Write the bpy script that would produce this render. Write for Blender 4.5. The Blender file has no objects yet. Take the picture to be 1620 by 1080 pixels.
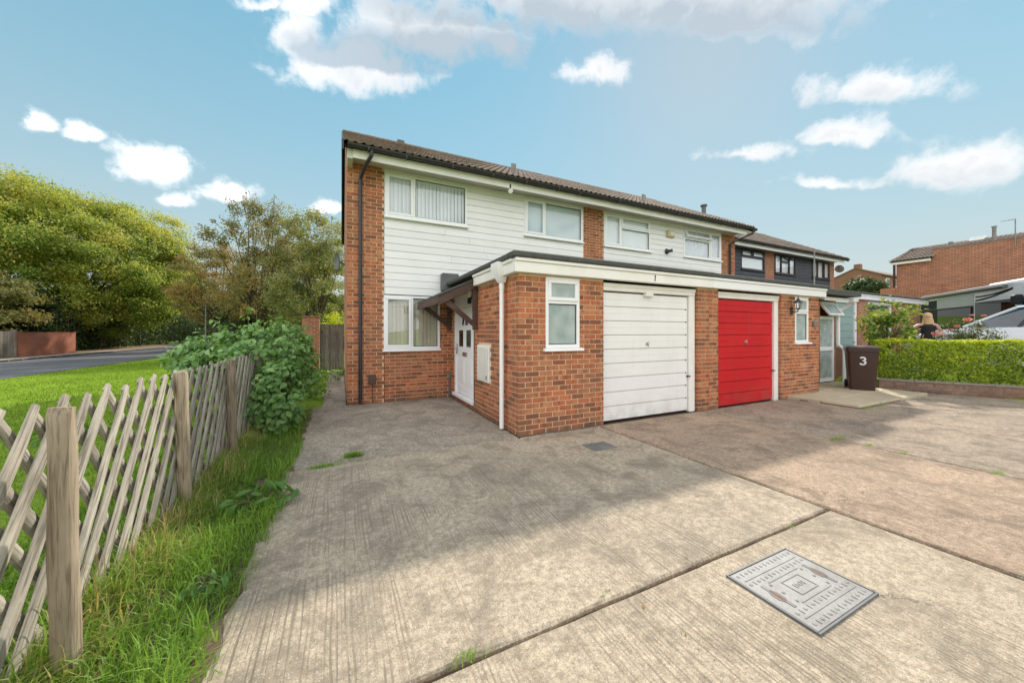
import bpy, math, random
import numpy as np
from mathutils import Vector, Matrix, Euler

# ------------------------------------------------------------------ camera, world, sun, exposure
sc = bpy.context.scene
COL = sc.collection
R = random.Random(11)
NR = np.random.default_rng(5)
rad = math.radians

VR, VL, HY, CX = 1970., 540., 526., 810.          # vanishing points and horizon of the photograph (px)
F = math.sqrt((VR - CX) * (CX - VL)); EYE = 1.45
_n = math.hypot(VR - CX, F); CA, CB = (VR - CX) / _n, F / _n
def gnd(px, py, Z=0.0):
    d = F * (EYE - Z) / (py - HY); r = (px - CX) / F * d
    return CA * r + CB * d, -CB * r + CA * d
def pdir(px, py):
    r, u = (px - CX) / F, (HY - py) / F
    return Vector((CA * r + CB, -CB * r + CA, u)).normalized()
def cdist(x, y, z=1.45):
    return math.sqrt(x * x + y * y + (z - EYE) ** 2)

cam = bpy.data.cameras.new('camera'); camo = bpy.data.objects.new('camera', cam); COL.objects.link(camo)
camo.location = (0, 0, EYE)
camo.rotation_euler = (rad(90), 0, -math.atan2(CB, CA))
cam.sensor_width = 36; cam.lens = F / 1620 * 36
cam.shift_y = -(540 - HY) / 1620
cam.clip_start = 0.05; cam.clip_end = 2000
sc.camera = camo

SUN = Vector((1.1, 0.79, 1.0)).normalized()        # towards the sun: the garage throws its shadow down the drive
sun = bpy.data.lights.new('sun', 'SUN'); suno = bpy.data.objects.new('sun', sun); COL.objects.link(suno)
suno.rotation_euler = SUN.to_track_quat('Z', 'Y').to_euler()
sun.energy = 2.0; sun.angle = rad(2.0); sun.color = (1.0, 0.93, 0.82)

vs = sc.view_settings
vs.view_transform = 'Standard'; vs.look = 'None'; vs.gamma = 1; vs.use_curve_mapping = False
vs.exposure = 1.3
sc.cycles.max_bounces = 8; sc.cycles.transparent_max_bounces = 16
try: sc.cycles.use_denoising = True
except Exception: pass

def nd(nt, t, ins=None, **kw):
    n = nt.nodes.new(t)
    for k, v in kw.items(): setattr(n, k, v)
    for k, v in (ins or {}).items():
        s = n.inputs[k]
        if hasattr(v, 'is_linked'): nt.links.new(v, s)
        else: s.default_value = v
    return n
def mth(nt, op, a, b=None, c=None, clamp=False):
    ins = {0: a}
    if b is not None: ins[1] = b
    if c is not None: ins[2] = c
    return nd(nt, 'ShaderNodeMath', ins, operation=op, use_clamp=clamp).outputs[0]
def mixc(nt, fac, a, b, blend='MIX'):
    n = nd(nt, 'ShaderNodeMix', None, data_type='RGBA', blend_type=blend)
    for i, v in ((0, fac), (6, a), (7, b)):
        if hasattr(v, 'is_linked'): nt.links.new(v, n.inputs[i])
        else: n.inputs[i].default_value = v if i == 0 else (tuple(v) + (1,))[:4]
    return n.outputs[2]
def ramp(nt, fac, stops, interp='LINEAR'):
    n = nd(nt, 'ShaderNodeValToRGB', {0: fac}); cr = n.color_ramp; cr.interpolation = interp
    while len(cr.elements) < len(stops): cr.elements.new(0.5)
    for e, (p, c) in zip(cr.elements, stops):
        e.position = p; e.color = (c, c, c, 1) if not hasattr(c, '__len__') else tuple(c) + (1,)
    return n.outputs[0]
def mrange(nt, v, a, b, c, d, smooth=False):
    n = nd(nt, 'ShaderNodeMapRange', {0: v, 1: a, 2: b, 3: c, 4: d})
    if smooth: n.interpolation_type = 'SMOOTHSTEP'
    return n.outputs[0]

world = bpy.data.worlds.new('World'); sc.world = world; world.use_nodes = True
wt = world.node_tree; wt.nodes.clear()
SKY_STRENGTH = 0.15
sky = nd(wt, 'ShaderNodeTexSky', sky_type='NISHITA')
sky.sun_disc = False
sky.sun_elevation = math.asin(SUN.z); sky.sun_rotation = math.atan2(SUN.x, SUN.y)
sky.altitude = 50; sky.air_density = 1.0; sky.dust_density = 0.15; sky.ozone_density = 1.0
wdir = nd(wt, 'ShaderNodeTexCoord').outputs['Generated']
slum = nd(wt, 'ShaderNodeRGBToBW', {0: sky.outputs[0]}).outputs[0]
skyk = mth(wt, 'DIVIDE', 1.20, mth(wt, 'ADD', 1.0, mth(wt, 'MULTIPLY', slum, 0.55)))      # compresses the sky's brightness range, flattening the glow near the sun
skyc = nd(wt, 'ShaderNodeVectorMath', {0: sky.outputs[0], 'Scale': skyk}, operation='SCALE').outputs[0]
skyc = nd(wt, 'ShaderNodeHueSaturation', {'Hue': 0.462, 'Saturation': 1.24, 'Value': 1.0, 'Color': skyc}).outputs[0]
skyc = mixc(wt, 1.0, skyc, (0.97, 0.955, 0.91), 'MULTIPLY')
elev = nd(wt, 'ShaderNodeSeparateXYZ', {0: wdir}).outputs[2]
hz = mth(wt, 'MULTIPLY', mth(wt, 'POWER', 2.718, mth(wt, 'MULTIPLY', mth(wt, 'MAXIMUM', elev, 0.0), -2.7)), 0.94)
skyc = mixc(wt, hz, skyc, (1.92, 1.97, 1.97))
warp = nd(wt, 'ShaderNodeTexNoise', {'Vector': wdir, 'Scale': 9.0, 'Detail': 5.0, 'Roughness': 0.6})
wv = nd(wt, 'ShaderNodeVectorMath', {0: warp.outputs['Color'], 1: (0.5, 0.5, 0.5)}, operation='SUBTRACT').outputs[0]
wv = nd(wt, 'ShaderNodeVectorMath', {0: wv, 'Scale': 0.055}, operation='SCALE').outputs[0]
wd2 = nd(wt, 'ShaderNodeVectorMath', {0: wdir, 1: wv}, operation='ADD').outputs[0]
CLOUDS = [  # px, py, half width, half height, strength, grey under-side
    (1000, -10, 360, 105, 1.5, 0.9), (1180, 20, 160, 85, 1.4, 0.4), (700, 60, 165, 70, 1.25, 1.6), (570, 112, 120, 66, 1.3, 0.2), (470, 60, 56, 62, 1.1, 0.1), (480, 10, 70, 26, 1.0, 0),
    (430, 2, 60, 18, 0.8, 0), (56, 192, 34, 22, 1.0, 0.2), (130, 212, 42, 25, 1.05, 0.2), (240, 270, 78, 46, 1.15, 0.3),
    (355, 306, 62, 24, 0.95, 0.1), (275, 320, 32, 18, 0.85, 0), (935, 115, 52, 26, 0.8, 0), (1385, 147, 118, 36, 1.05, 0.25),
    (1330, 218, 84, 26, 0.78, 0), (1515, 275, 104, 48, 1.15, 0.35), (1310, 290, 95, 12, 0.8, 0), (1165, 242, 90, 18, 0.62, 0), (520, 328, 30, 14, 0.8, 0)]
dens = grey = None
for (px_, py_, rx, ry, st, gr) in CLOUDS:
    rx *= 1.2; ry *= 1.25; st *= 1.12
    c = pdir(px_, py_); du = pdir(px_ + rx, py_) - pdir(px_ - rx, py_); dvv = pdir(px_, py_ - ry) - pdir(px_, py_ + ry)
    rt = (du - c * du.dot(c)).normalized(); up = rt.cross(c).normalized(); ru, rv_ = du.length / 2, abs(dvv.dot(up)) / 2
    eul = Matrix((rt, c, up)).transposed().to_euler()
    mp = nd(wt, 'ShaderNodeMapping', {'Vector': wd2, 'Location': c, 'Rotation': eul, 'Scale': (ru, 0.5, rv_)}, vector_type='TEXTURE')
    s = nd(wt, 'ShaderNodeSeparateXYZ', {0: mp.outputs[0]})
    v2 = mth(wt, 'MAXIMUM', s.outputs[2], mth(wt, 'MULTIPLY', s.outputs[2], -1.7))
    cmb = nd(wt, 'ShaderNodeCombineXYZ', {0: s.outputs[0], 1: s.outputs[1], 2: v2})
    ln = nd(wt, 'ShaderNodeVectorMath', {0: cmb.outputs[0]}, operation='LENGTH').outputs['Value']
    di = mth(wt, 'MULTIPLY', mth(wt, 'SUBTRACT', 1.0, ln), st)
    if gr:
        gi = mth(wt, 'MULTIPLY', mrange(wt, s.outputs[2], 0.35, -0.40, 0, gr), mrange(wt, di, -0.5, 0.0, 0, 1))
        grey = gi if grey is None else mth(wt, 'MAXIMUM', grey, gi)
    dens = di if dens is None else mth(wt, 'MAXIMUM', dens, di)
# denser cumulus added only outside the view, to raise the fill light
plane = nd(wt, 'ShaderNodeSeparateXYZ', {0: wd2})
zc = mth(wt, 'MAXIMUM', plane.outputs[2], 0.06)
cm = nd(wt, 'ShaderNodeCombineXYZ', {0: mth(wt, 'DIVIDE', plane.outputs[0], zc), 1: mth(wt, 'DIVIDE', plane.outputs[1], zc), 2: 3.7})
gn = nd(wt, 'ShaderNodeTexNoise', {'Vector': cm.outputs[0], 'Scale': 0.55, 'Detail': 4.0, 'Roughness': 0.5})
ahead = nd(wt, 'ShaderNodeVectorMath', {0: wdir, 1: (CB, CA, 0)}, operation='DOT_PRODUCT').outputs['Value']
gd = mth(wt, 'SUBTRACT', mrange(wt, gn.outputs[0], 0.33, 0.50, -0.25, 1.1), mrange(wt, ahead, 0.05, 0.25, 0, 3))
dens = mth(wt, 'MAXIMUM', dens, gd)
fb = nd(wt, 'ShaderNodeTexNoise', {'Vector': wd2, 'Scale': 13.0, 'Detail': 10.0, 'Roughness': 0.62})
cl = mth(wt, 'ADD', dens, mth(wt, 'MULTIPLY', mth(wt, 'SUBTRACT', fb.outputs[0], 0.53), 2.6))
cl = mrange(wt, cl, -0.08, 0.80, 0, 1, True)
core = mrange(wt, mth(wt, 'ADD', dens, mth(wt, 'MULTIPLY', mth(wt, 'SUBTRACT', fb.outputs[0], 0.5), 1.6)), 0.25, 1.0, 0, 0.35, True)
gshade = mth(wt, 'ADD', mth(wt, 'ADD', grey, core), mth(wt, 'MULTIPLY', mth(wt, 'SUBTRACT', fb.outputs[0], 0.55), 1.3), clamp=True)
sund = nd(wt, 'ShaderNodeVectorMath', {0: wdir, 1: SUN}, operation='DOT_PRODUCT').outputs['Value']      # clouds away from the sun are front-lit, and brightened further to raise the fill
lit = mrange(wt, sund, -0.3, 0.8, 1.45, 0.72)
CW = 1.25 / SKY_STRENGTH / 1.87
ccol = mixc(wt, gshade, (CW * 1.0, CW * 0.975, CW * 0.965), (CW * 0.46, CW * 0.535, CW * 0.60))
ccol = nd(wt, 'ShaderNodeVectorMath', {0: ccol, 'Scale': lit}, operation='SCALE').outputs[0]
wcol = mixc(wt, mth(wt, 'MULTIPLY', cl, 0.95), skyc, ccol)
bg = nd(wt, 'ShaderNodeBackground', {'Color': wcol, 'Strength': SKY_STRENGTH})
wo = nd(wt, 'ShaderNodeOutputWorld', {'Surface': bg.outputs[0]})

# ------------------------------------------------------------------ materials
MATS = {}
def newmat(name):
    m = bpy.data.materials.new(name); m.use_nodes = True; nt = m.node_tree
    b = nt.nodes['Principled BSDF']; MATS[name] = m
    return m, nt, b
def pos(nt, scale=(1, 1, 1), obj=False):
    if obj: v = nd(nt, 'ShaderNodeTexCoord').outputs['Object']
    else: v = nd(nt, 'ShaderNodeNewGeometry').outputs['Position']
    return nd(nt, 'ShaderNodeMapping', {'Vector': v, 'Scale': scale}).outputs[0]
def noise(nt, v, s, d=4, r=0.55, dist=0):
    return nd(nt, 'ShaderNodeTexNoise', {'Vector': v, 'Scale': s, 'Detail': d, 'Roughness': r, 'Distortion': dist}).outputs[0]
def bump(nt, b, h, strength=0.3, dist=0.01):
    bn = nd(nt, 'ShaderNodeBump', {'Height': h, 'Strength': strength, 'Distance': dist}); nt.links.new(bn.outputs[0], b.inputs['Normal'])
def tint(nt):
    t = nd(nt, 'ShaderNodeAttribute', attribute_name='tint').outputs['Fac']
    o = nd(nt, 'ShaderNodeObjectInfo').outputs['Random']
    return mth(nt, 'FRACT', mth(nt, 'ADD', t, o))

def pm(name, c1, c2=None, scale=4.0, rough=0.6, bmp=0.0, bscale=None, metal=0.0, spec=0.5, st=(1, 1, 1), rnd=0.0, obj=False, dirt=0.0, coat=0.0, grime=0.0):
    m, nt, b = newmat(name); c2 = c2 or tuple(x * 0.82 for x in c1)
    v = pos(nt, st, obj); n = noise(nt, v, scale, 5, 0.6)
    col = mixc(nt, mrange(nt, n, 0.3, 0.7, 0, 1), c1, c2)
    if dirt:
        d = noise(nt, pos(nt, (1, 1, 0.45)), 3.1, 7, 0.65)
        col = mixc(nt, mrange(nt, d, 0.52, 0.8, 0, dirt), col, (0.12, 0.10, 0.08))
    if grime:
        zz = nd(nt, 'ShaderNodeSeparateXYZ', {0: nd(nt, 'ShaderNodeNewGeometry').outputs['Position']}).outputs[2]
        gm_ = mth(nt, 'MULTIPLY', mrange(nt, zz, 0.42, 0.0, 0, grime), mrange(nt, noise(nt, pos(nt), 5.0, 7, 0.7), 0.38, 0.62, 0, 1))
        col = mixc(nt, gm_, col, (0.16, 0.125, 0.09))
        col = mixc(nt, mrange(nt, noise(nt, pos(nt, (1, 1, 0.12)), 9.0, 6, 0.7), 0.55, 0.75, 0, grime * 0.4), col, (0.22, 0.19, 0.15))
    if rnd:
        r = nd(nt, 'ShaderNodeObjectInfo').outputs['Random']
        t = nd(nt, 'ShaderNodeAttribute', attribute_name='tint').outputs['Fac']
        r = mth(nt, 'FRACT', mth(nt, 'ADD', r, t))
        col = mixc(nt, 1.0, col, ramp(nt, r, [(0, 1 - rnd), (1, 1.0 + rnd * 0.3)]), 'MULTIPLY')
    nt.links.new(col, b.inputs['Base Color'])
    b.inputs['Roughness'].default_value = rough; b.inputs['Metallic'].default_value = metal
    b.inputs['Specular IOR Level'].default_value = spec
    if coat: b.inputs['Coat Weight'].default_value = coat; b.inputs['Coat Roughness'].default_value = 0.05
    if bmp: bump(nt, b, noise(nt, v, bscale or scale * 4, 4), bmp, 0.01)
    return m

pm('white_upvc', (0.86, 0.86, 0.86), (0.83, 0.83, 0.83), 3, 0.32)
pm('white_board', (0.87, 0.86, 0.85), (0.83, 0.815, 0.80), 2.2, 0.45, 0.10, 30, rnd=0.05, dirt=0.05)
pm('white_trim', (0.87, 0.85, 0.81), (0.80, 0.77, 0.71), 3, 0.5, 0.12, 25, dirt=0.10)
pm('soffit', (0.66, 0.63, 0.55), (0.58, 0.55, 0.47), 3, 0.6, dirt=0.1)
pm('garage_white', (0.86, 0.84, 0.82), (0.80, 0.78, 0.76), 2, 0.38, 0.10, 22, dirt=0.04, grime=0.28)
pm('garage_red', (0.60, 0.012, 0.018), (0.50, 0.010, 0.015), 2, 0.5, 0.10, 22, dirt=0.04, spec=0.25, grime=0.35)
pm('garage_green', (0.30, 0.42, 0.39), (0.26, 0.37, 0.34), 2, 0.45, 0.1, 22)
pm('grey_board', (0.055, 0.066, 0.078), (0.042, 0.05, 0.06), 3, 0.55, 0.1, 25, rnd=0.12)
pm('black_plastic', (0.022, 0.022, 0.024), (0.035, 0.033, 0.03), 5, 0.42, dirt=0.1)
pm('dark_frame', (0.025, 0.026, 0.03), None, 5, 0.4)
pm('felt', (0.060, 0.063, 0.060), (0.095, 0.095, 0.085), 9, 0.9, 0.5, 120)
pm('lead', (0.09, 0.095, 0.10), (0.14, 0.14, 0.14), 6, 0.6, 0.1)
pm('pale_felt', (0.20, 0.20, 0.18), (0.11, 0.11, 0.10), 5, 0.9, 0.4, 60)
pm('brown_timber', (0.060, 0.028, 0.020), (0.105, 0.062, 0.045), 3, 0.55, 0.25, 16, st=(1, 1, 6), dirt=0.1)
pm('brown_plastic', (0.040, 0.016, 0.012), (0.052, 0.022, 0.016), 6, 0.42, 0.05, 60)
pm('bin_lid', (0.075, 0.045, 0.04), (0.06, 0.03, 0.028), 6, 0.33)
pm('meter_cream', (0.72, 0.70, 0.64), (0.66, 0.62, 0.55), 4, 0.5, dirt=0.1)
pm('steel', (0.55, 0.56, 0.57), (0.45, 0.46, 0.47), 30, 0.35, metal=1.0)
pm('galv', (0.30, 0.29, 0.28), (0.20, 0.19, 0.18), 9, 0.55, 0.25, 60, metal=0.0, spec=0.3, dirt=0.7)
pm('slot_rust', (0.14, 0.075, 0.05), (0.22, 0.12, 0.08), 40, 0.8)
pm('dark_gap', (0.012, 0.012, 0.012), None, 5, 0.9)
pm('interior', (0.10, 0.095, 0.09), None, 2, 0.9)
pm('blind_grey', (0.86, 0.88, 0.90), (0.80, 0.83, 0.86), 2, 0.7)
pm('blind_cream', (0.74, 0.70, 0.56), (0.66, 0.62, 0.48), 2, 0.8)
pm('roller_grey', (0.66, 0.74, 0.78), (0.62, 0.69, 0.73), 2, 0.8)
pm('net', (0.82, 0.84, 0.88), (0.60, 0.63, 0.70), 26, 0.9, st=(1, 1, 0.4))
pm('yellow_box', (0.62, 0.56, 0.30), (0.50, 0.42, 0.20), 10, 0.5)
pm('asphalt', (0.085, 0.088, 0.098), (0.125, 0.125, 0.13), 1.2, 0.88, 0.35, 90)
pm('pavement_grey', (0.34, 0.31, 0.27), (0.25, 0.22, 0.18), 1.8, 0.9, 0.3, 50)
pm('leaf_litter', (0.30, 0.19, 0.09), (0.16, 0.11, 0.06), 7, 0.95, 0.6, 30)
pm('bark', (0.10, 0.080, 0.062), (0.06, 0.048, 0.037), 9, 0.9, 0.6, 30, st=(1, 1, 0.3))
pm('stem_green', (0.10, 0.13, 0.05), (0.12, 0.09, 0.05), 9, 0.8)
pm('soil', (0.10, 0.066, 0.042), (0.17, 0.11, 0.075), 6, 0.95, 0.8, 40)
pm('skin', (0.56, 0.32, 0.23), None, 6, 0.5)
pm('hair_blonde', (0.52, 0.30, 0.13), (0.62, 0.42, 0.22), 60, 0.5, st=(1, 1, 0.15))
pm('cloth_dark', (0.018, 0.017, 0.020), None, 6, 0.85)
pm('car_white', (0.72, 0.74, 0.77), None, 2, 0.28, coat=0.8)
pm('car_silver', (0.50, 0.53, 0.57), None, 2, 0.3, metal=0.5, coat=0.8)
pm('van_white', (0.74, 0.75, 0.74), None, 2, 0.3, coat=0.4)
pm('van_grey', (0.36, 0.38, 0.38), None, 2, 0.35, coat=0.4)
pm('van_dark', (0.022, 0.022, 0.024), None, 2, 0.6, spec=0.2)
pm('tyre', (0.02, 0.02, 0.02), None, 8, 0.85)
pm('rose_pink', (0.80, 0.24, 0.22), (0.85, 0.42, 0.36), 12, 0.6)
pm('paving', (0.52, 0.44, 0.30), (0.43, 0.36, 0.25), 3, 0.9, 0.3, 40, rnd=0.12, dirt=0.25)
pm('coping', (0.27, 0.22, 0.18), (0.19, 0.155, 0.125), 5, 0.9, 0.4, 40)
pm('print_grey', (0.20, 0.20, 0.20), None, 8, 0.6)
pm('flint', (0.34, 0.30, 0.24), (0.2, 0.175, 0.14), 9, 0.8, rnd=0.4)

def brick_mat(name, stops, rough=0.85):
    m, nt, b = newmat(name); t = tint(nt)
    base = ramp(nt, t, stops)
    v = pos(nt); n1 = noise(nt, v, 11, 6, 0.72); n2 = noise(nt, v, 95, 3, 0.6); n3 = noise(nt, v, 1.1, 4, 0.6)
    ofs = nd(nt, 'ShaderNodeCombineXYZ', {0: mth(nt, 'MULTIPLY', t, 53.0), 1: mth(nt, 'MULTIPLY', t, 31.0), 2: mth(nt, 'MULTIPLY', t, 17.0)})
    bv = nd(nt, 'ShaderNodeVectorMath', {0: pos(nt, (1, 1, 0.25)), 1: ofs.outputs[0]}, operation='ADD').outputs[0]
    band = noise(nt, bv, 13, 3, 0.6)
    col = mixc(nt, mrange(nt, band, 0.52, 0.62, 0, 0.70), base, (0.20, 0.076, 0.040))
    col = mixc(nt, mrange(nt, band, 0.42, 0.32, 0, 0.60), col, (0.58, 0.28, 0.14))
    col = mixc(nt, mrange(nt, n1, 0.45, 0.70, 0, 0.5), col, (0.25, 0.090, 0.050))
    col = mixc(nt, mrange(nt, n2, 0.52, 0.72, 0, 0.38), col, (0.62, 0.34, 0.19))
    col = mixc(nt, mrange(nt, n3, 0.45, 0.62, 0, 0.40), col, (0.27, 0.13, 0.075))
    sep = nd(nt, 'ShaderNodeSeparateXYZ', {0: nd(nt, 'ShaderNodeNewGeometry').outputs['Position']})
    base_dark = mth(nt, 'MULTIPLY', mrange(nt, sep.outputs[2], 0.28, 0.0, 0, 0.75), mrange(nt, noise(nt, v, 2.6, 4, 0.6), 0.35, 0.6, 0, 1))  # bricks turn darker in patches towards the ground
    col = mixc(nt, base_dark, col, (0.075, 0.062, 0.048))
    nt.links.new(col, b.inputs['Base Color']); b.inputs['Roughness'].default_value = rough
    b.inputs['Specular IOR Level'].default_value = 0.25
    bump(nt, b, n2, 0.55, 0.006)
    return m
BR = [(0.0, (0.58, 0.180, 0.072)), (0.18, (0.49, 0.130, 0.054)), (0.36, (0.52, 0.215, 0.098)), (0.54, (0.41, 0.108, 0.048)), (0.68, (0.56, 0.25, 0.12)), (0.82, (0.28, 0.090, 0.044)), (1.0, (0.16, 0.066, 0.038))]
brick_mat('brick', BR)
brick_mat('brick_old', [(0, (0.27, 0.16, 0.115)), (0.5, (0.34, 0.24, 0.18)), (1, (0.18, 0.13, 0.105))])
pm('mortar', (0.72, 0.55, 0.37), (0.60, 0.44, 0.28), 7, 0.95, 0.4, 120, dirt=0.2)

def brickwall_mat(name, c1, c2, mort, sc_=1.0):
    m, nt, b = newmat(name)
    g = nd(nt, 'ShaderNodeNewGeometry').outputs['Position']; s = nd(nt, 'ShaderNodeSeparateXYZ', {0: g})
    u = mth(nt, 'ADD', s.outputs[0], s.outputs[1])
    cv = nd(nt, 'ShaderNodeCombineXYZ', {0: u, 1: s.outputs[2], 2: 0.0})
    bt = nd(nt, 'ShaderNodeTexBrick', {'Vector': cv.outputs[0], 'Color1': c1 + (1,), 'Color2': c2 + (1,), 'Mortar': mort + (1,), 'Scale': 1.0,
            'Mortar Size': 0.010, 'Brick Width': 0.225 * sc_, 'Row Height': 0.075 * sc_, 'Bias': 0.0}, offset=0.5)
    n = noise(nt, pos(nt), 2.2, 6, 0.65)
    col = mixc(nt, mrange(nt, n, 0.35, 0.7, 0, 0.5), bt.outputs[0], (0.20, 0.09, 0.06))
    nt.links.new(col, b.inputs['Base Color']); b.inputs['Roughness'].default_value = 0.9
    bump(nt, b, mth(nt, 'SUBTRACT', 1.0, bt.outputs[1]), 0.7, 0.01)
brickwall_mat('brickwork_far', (0.48, 0.16, 0.078), (0.30, 0.10, 0.056), (0.50, 0.36, 0.24))
brickwall_mat('brickwork_red', (0.40, 0.105, 0.055), (0.33, 0.085, 0.045), (0.33, 0.19, 0.12))
brickwall_mat('brickwork_hill', (0.30, 0.105, 0.075), (0.23, 0.085, 0.06), (0.28, 0.19, 0.15))

def tile_mat(name, a, bb, c):
    m, nt, b = newmat(name); t = tint(nt); base = ramp(nt, t, [(0, a), (0.55, bb), (1, c)])
    n = noise(nt, pos(nt), 9, 6, 0.7); n2 = noise(nt, pos(nt), 55, 3, 0.6)
    col = mixc(nt, mrange(nt, n, 0.45, 0.7, 0, 0.7), base, (0.20, 0.165, 0.115))
    col = mixc(nt, mrange(nt, n2, 0.55, 0.72, 0, 0.45), col, (0.30, 0.26, 0.20))
    nt.links.new(col, b.inputs['Base Color']); b.inputs['Roughness'].default_value = 0.9
    bump(nt, b, n2, 0.4, 0.006)
tile_mat('roof_tile', (0.17, 0.120, 0.098), (0.25, 0.180, 0.142), (0.125, 0.098, 0.084))

def concrete(name, cA, cB, cW, streak=0.5, off=0.0, pit=0.4):
    m, nt, b = newmat(name)
    g = nd(nt, 'ShaderNodeNewGeometry').outputs['Position']
    v = nd(nt, 'ShaderNodeMapping', {'Vector': g, 'Location': (off, off * 1.7, 0)}).outputs[0]
    big = noise(nt, v, 0.9, 6, 0.62, 0.4); mid = noise(nt, v, 5.0, 9, 0.78); agg = noise(nt, v, 22, 8, 0.86); agg2 = noise(nt, v, 210, 3, 0.7)
    vor = nd(nt, 'ShaderNodeTexVoronoi', {'Vector': v, 'Scale': 85.0, 'Randomness': 1.0})
    vs_ = nd(nt, 'ShaderNodeMapping', {'Vector': v, 'Scale': (1, 0.035, 1)}).outputs[0]
    xx_ = nd(nt, 'ShaderNodeSeparateXYZ', {0: v}).outputs[0]
    wobble = noise(nt, nd(nt, 'ShaderNodeMapping', {'Vector': v, 'Scale': (1, 0.12, 1)}).outputs[0], 3.0, 3, 0.6)
    st = mth(nt, 'SINE', mth(nt, 'ADD', mth(nt, 'MULTIPLY', xx_, 235.0), mth(nt, 'MULTIPLY', wobble, 42.0)))
    stn = noise(nt, vs_, 26, 3, 0.65, 0.3)
    msk = mrange(nt, noise(nt, v, 0.95, 4, 0.6, 0.6), 0.40, 0.56, 0.05, 1)
    col = mixc(nt, mrange(nt, big, 0.36, 0.62, 0, 1), cA, cB)
    blot = noise(nt, v, 2.3, 7, 0.72, 0.8)
    col = mixc(nt, mrange(nt, blot, 0.46, 0.60, 0, 0.85), col, tuple(x * 0.46 for x in cB))
    col = mixc(nt, mrange(nt, mid, 0.48, 0.70, 0, 0.65), col, cW)
    col = mixc(nt, mrange(nt, agg, 0.40, 0.58, 0.88, 0.0), col, tuple(x * 0.40 for x in cA))
    col = mixc(nt, mrange(nt, agg2, 0.46, 0.34, 0.0, 0.6), col, tuple(x * 0.30 for x in cA))
    stone = mth(nt, 'MULTIPLY', mrange(nt, vor.outputs['Distance'], 0.0, 0.34, 1, 0), mrange(nt, nd(nt, 'ShaderNodeSeparateColor', {0: vor.outputs['Color']}).outputs[0], 0.5, 0.9, 0, 0.9))
    ved = nd(nt, 'ShaderNodeTexVoronoi', {'Vector': nd(nt, 'ShaderNodeVectorMath', {0: v, 1: nd(nt, 'ShaderNodeVectorMath', {0: nd(nt, 'ShaderNodeTexNoise', {'Vector': v, 'Scale': 2.4, 'Detail': 6.0, 'Roughness': 0.65}).outputs['Color'], 'Scale': 0.55}, operation='SCALE').outputs[0]}, operation='ADD').outputs[0], 'Scale': 0.42}, feature='DISTANCE_TO_EDGE').outputs['Distance']
    crack = mth(nt, 'MULTIPLY', mrange(nt, ved, 0.0, 0.0035, 1, 0), mrange(nt, noise(nt, v, 0.6, 3, 0.6), 0.50, 0.58, 0, 0.85))
    col = mixc(nt, crack, col, (0.05, 0.042, 0.03))
    pits = mrange(nt, noise(nt, v, 95, 4, 0.75), 0.46, 0.36, 0, 0.85)
    col = mixc(nt, pits, col, tuple(x * 0.28 for x in cA))
    col = mixc(nt, stone, col, tuple(min(0.8, x * 1.6) for x in cW))
    gv = mth(nt, 'MULTIPLY', mth(nt, 'MULTIPLY', mth(nt, 'MULTIPLY', mrange(nt, st, -0.1, 0.8, 0, 1), mrange(nt, stn, 0.60, 0.42, 0.0, 1)), msk), mrange(nt, agg, 0.40, 0.55, 0.25, 1))
    col = mixc(nt, mth(nt, 'MULTIPLY', gv, streak), col, tuple(x * 0.40 for x in cA))
    nt.links.new(col, b.inputs['Base Color']); b.inputs['Roughness'].default_value = 0.93; b.inputs['Specular IOR Level'].default_value = 0.2
    h = mth(nt, 'ADD', mth(nt, 'MULTIPLY', agg, pit), mth(nt, 'MULTIPLY', gv, -0.55))
    h = mth(nt, 'ADD', h, mth(nt, 'MULTIPLY', agg2, 0.25)); h = mth(nt, 'ADD', h, mth(nt, 'MULTIPLY', stone, 0.25))
    bump(nt, b, h, 0.75, 0.009)
concrete('concrete_a', (0.625, 0.508, 0.374), (0.513, 0.425, 0.323), (0.724, 0.596, 0.452), 0.85, 0.0)
concrete('concrete_b', (0.464, 0.388, 0.308), (0.563, 0.479, 0.382), (0.662, 0.573, 0.462), 0.5, 3.1)
concrete('concrete_c', (0.637, 0.520, 0.382), (0.576, 0.465, 0.340), (0.724, 0.596, 0.452), 0.6, 7.7)
concrete('concrete_d', (0.576, 0.419, 0.298), (0.450, 0.335, 0.245), (0.700, 0.508, 0.369), 0.15, 12.9, 0.7)
concrete('concrete_e', (0.513, 0.401, 0.298), (0.389, 0.317, 0.245), (0.675, 0.538, 0.403), 0.2, 19.3, 0.8)

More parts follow.
